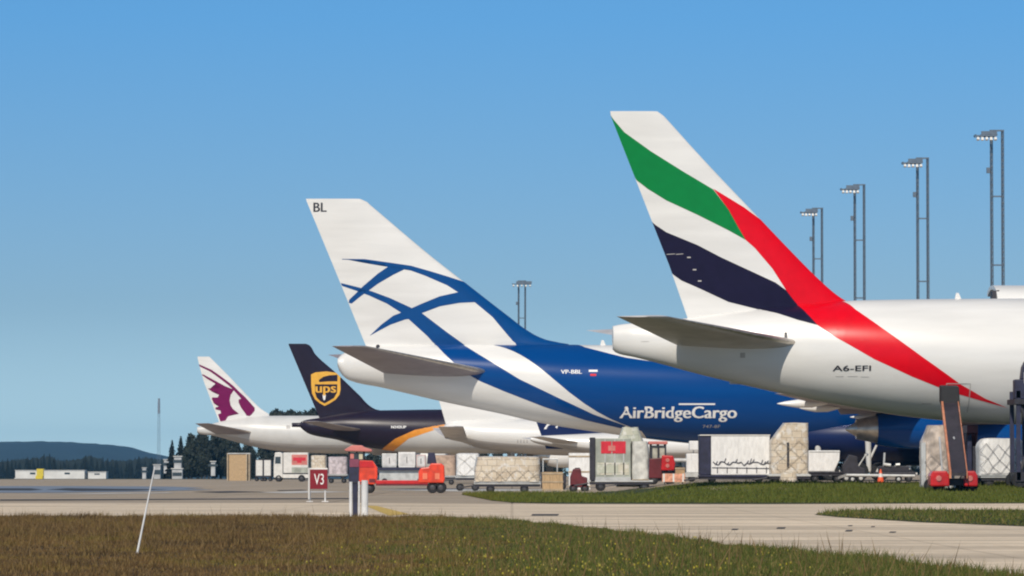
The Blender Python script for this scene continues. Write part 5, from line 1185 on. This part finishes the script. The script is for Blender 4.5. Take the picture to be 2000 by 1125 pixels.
# ================================================================== FOREGROUND MARKERS
D = 8700*1.3/(980-920); t = thing('taxiway_sign', 'dark red square taxiway sign reading V3 on short legs', 'sign', spot(622, D)); k = D/8700; gA = g(at(622, D), D)
def ZS(py): return zat(py, D)-gA
b = MB(); b.box(-20*k, 18*k, 0, .18, ZS(956), ZS(914)); fr = b.build('sign_box', M['gse_white'], t, bevel=.02)
b = MB(); b.box(-16.5*k, 17.5*k, -.02, -.003, ZS(955), ZS(917)); fc = b.build('sign_face', M['sign_red'], fr)
vs, fs = text_polys('V3'); hh = 21*k; b = MB(); wd_ = vs[:, 0].max(); b.add([(-8.5*k+x/wd_*19*k, -.028, ZS(946)+y*hh) for x, y in vs], fs); b.build('lettering', M['text_wh'], fr)
for x in (-17, 13): b = MB(); b.tube((x*k, .09, .02), (x*k, .09, ZS(956)), .035, n=8); b.box(x*k-.14, x*k+.14, -.05, .23, 0, .03); b.build('leg', M['post'], t)
b = MB(); b.box(-20*k, -17*k, -.03, .2, ZS(975), ZS(914)); b.build('side_plate', M['pale'], t)
D = 8700*1.3/(1011-920); t = thing('marker_stand', 'stand of three white upright posts at the grass edge before the transporter', 'marker', spot(700, D)); k = D/8700; gA = g(at(700, D), D)
def ZP(py): return zat(py, D)-gA
for x0, x1, yt, m in ((682, 688.5, 941, 'post'), (699.5, 703, 940, 'post'), (706, 719, 938, 'post')):
    b = MB(); b.tube(((x0+x1)/2*k-700*k, 0, -.03), ((x0+x1)/2*k-700*k, 0, ZP(yt)), (x1-x0)/2*k, n=16); p_ = b.build('white_post', M[m], t, smooth=40)
b = MB(); b.box(-11*k, -1.5*k, .02, .07, 0, ZP(942)); b.build('back_plate', M['gse_navy'], t)
b = MB(); b.box(-15*k, 17*k, .0, .1, ZP(943.5), ZP(941.5)); b.build('cross_piece', M['dark'], t)
for x in (-14.5, 12.5): b = MB(); b.box(x*k-.08, x*k+.08, -.08, .08, 0, .035); b.build('foot', M['dark'], t)
D = 8700*1.3/(1083-920); p0 = spot(268, D); p1x = at(301, D); zt_ = zat(912, D)
b = MB(); b.tube((0, 0, 0), (p1x-p0[0], .12, zt_-p0[2]), .018, .010, n=10); o = b.build('marker_stake', M['post'], smooth=40); o.location = p0; tag(o, 'thin white stake leaning right out of the foreground meadow', 'stake')
# ---- air
b = MB(); b.box(-3200, 3200, -80, 8200, -40, 75); hz_ = b.build('haze', None); hz_.data.materials.clear()
hm = bpy.data.materials.new('haze_air'); hm.use_nodes = True; hn = hm.node_tree; hn.nodes.clear()
ho = hn.nodes.new('ShaderNodeOutputMaterial'); hv = hn.nodes.new('ShaderNodeVolumePrincipled'); hv.inputs['Color'].default_value = (.20, .58, .98, 1); hv.inputs['Density'].default_value = 6.5e-5; hv.inputs['Anisotropy'].default_value = .0
hn.links.new(hv.outputs[0], ho.inputs['Volume']); hz_.data.materials.append(hm); tag(hz_, 'thin summer haze over the whole airfield', 'haze', kind='stuff')
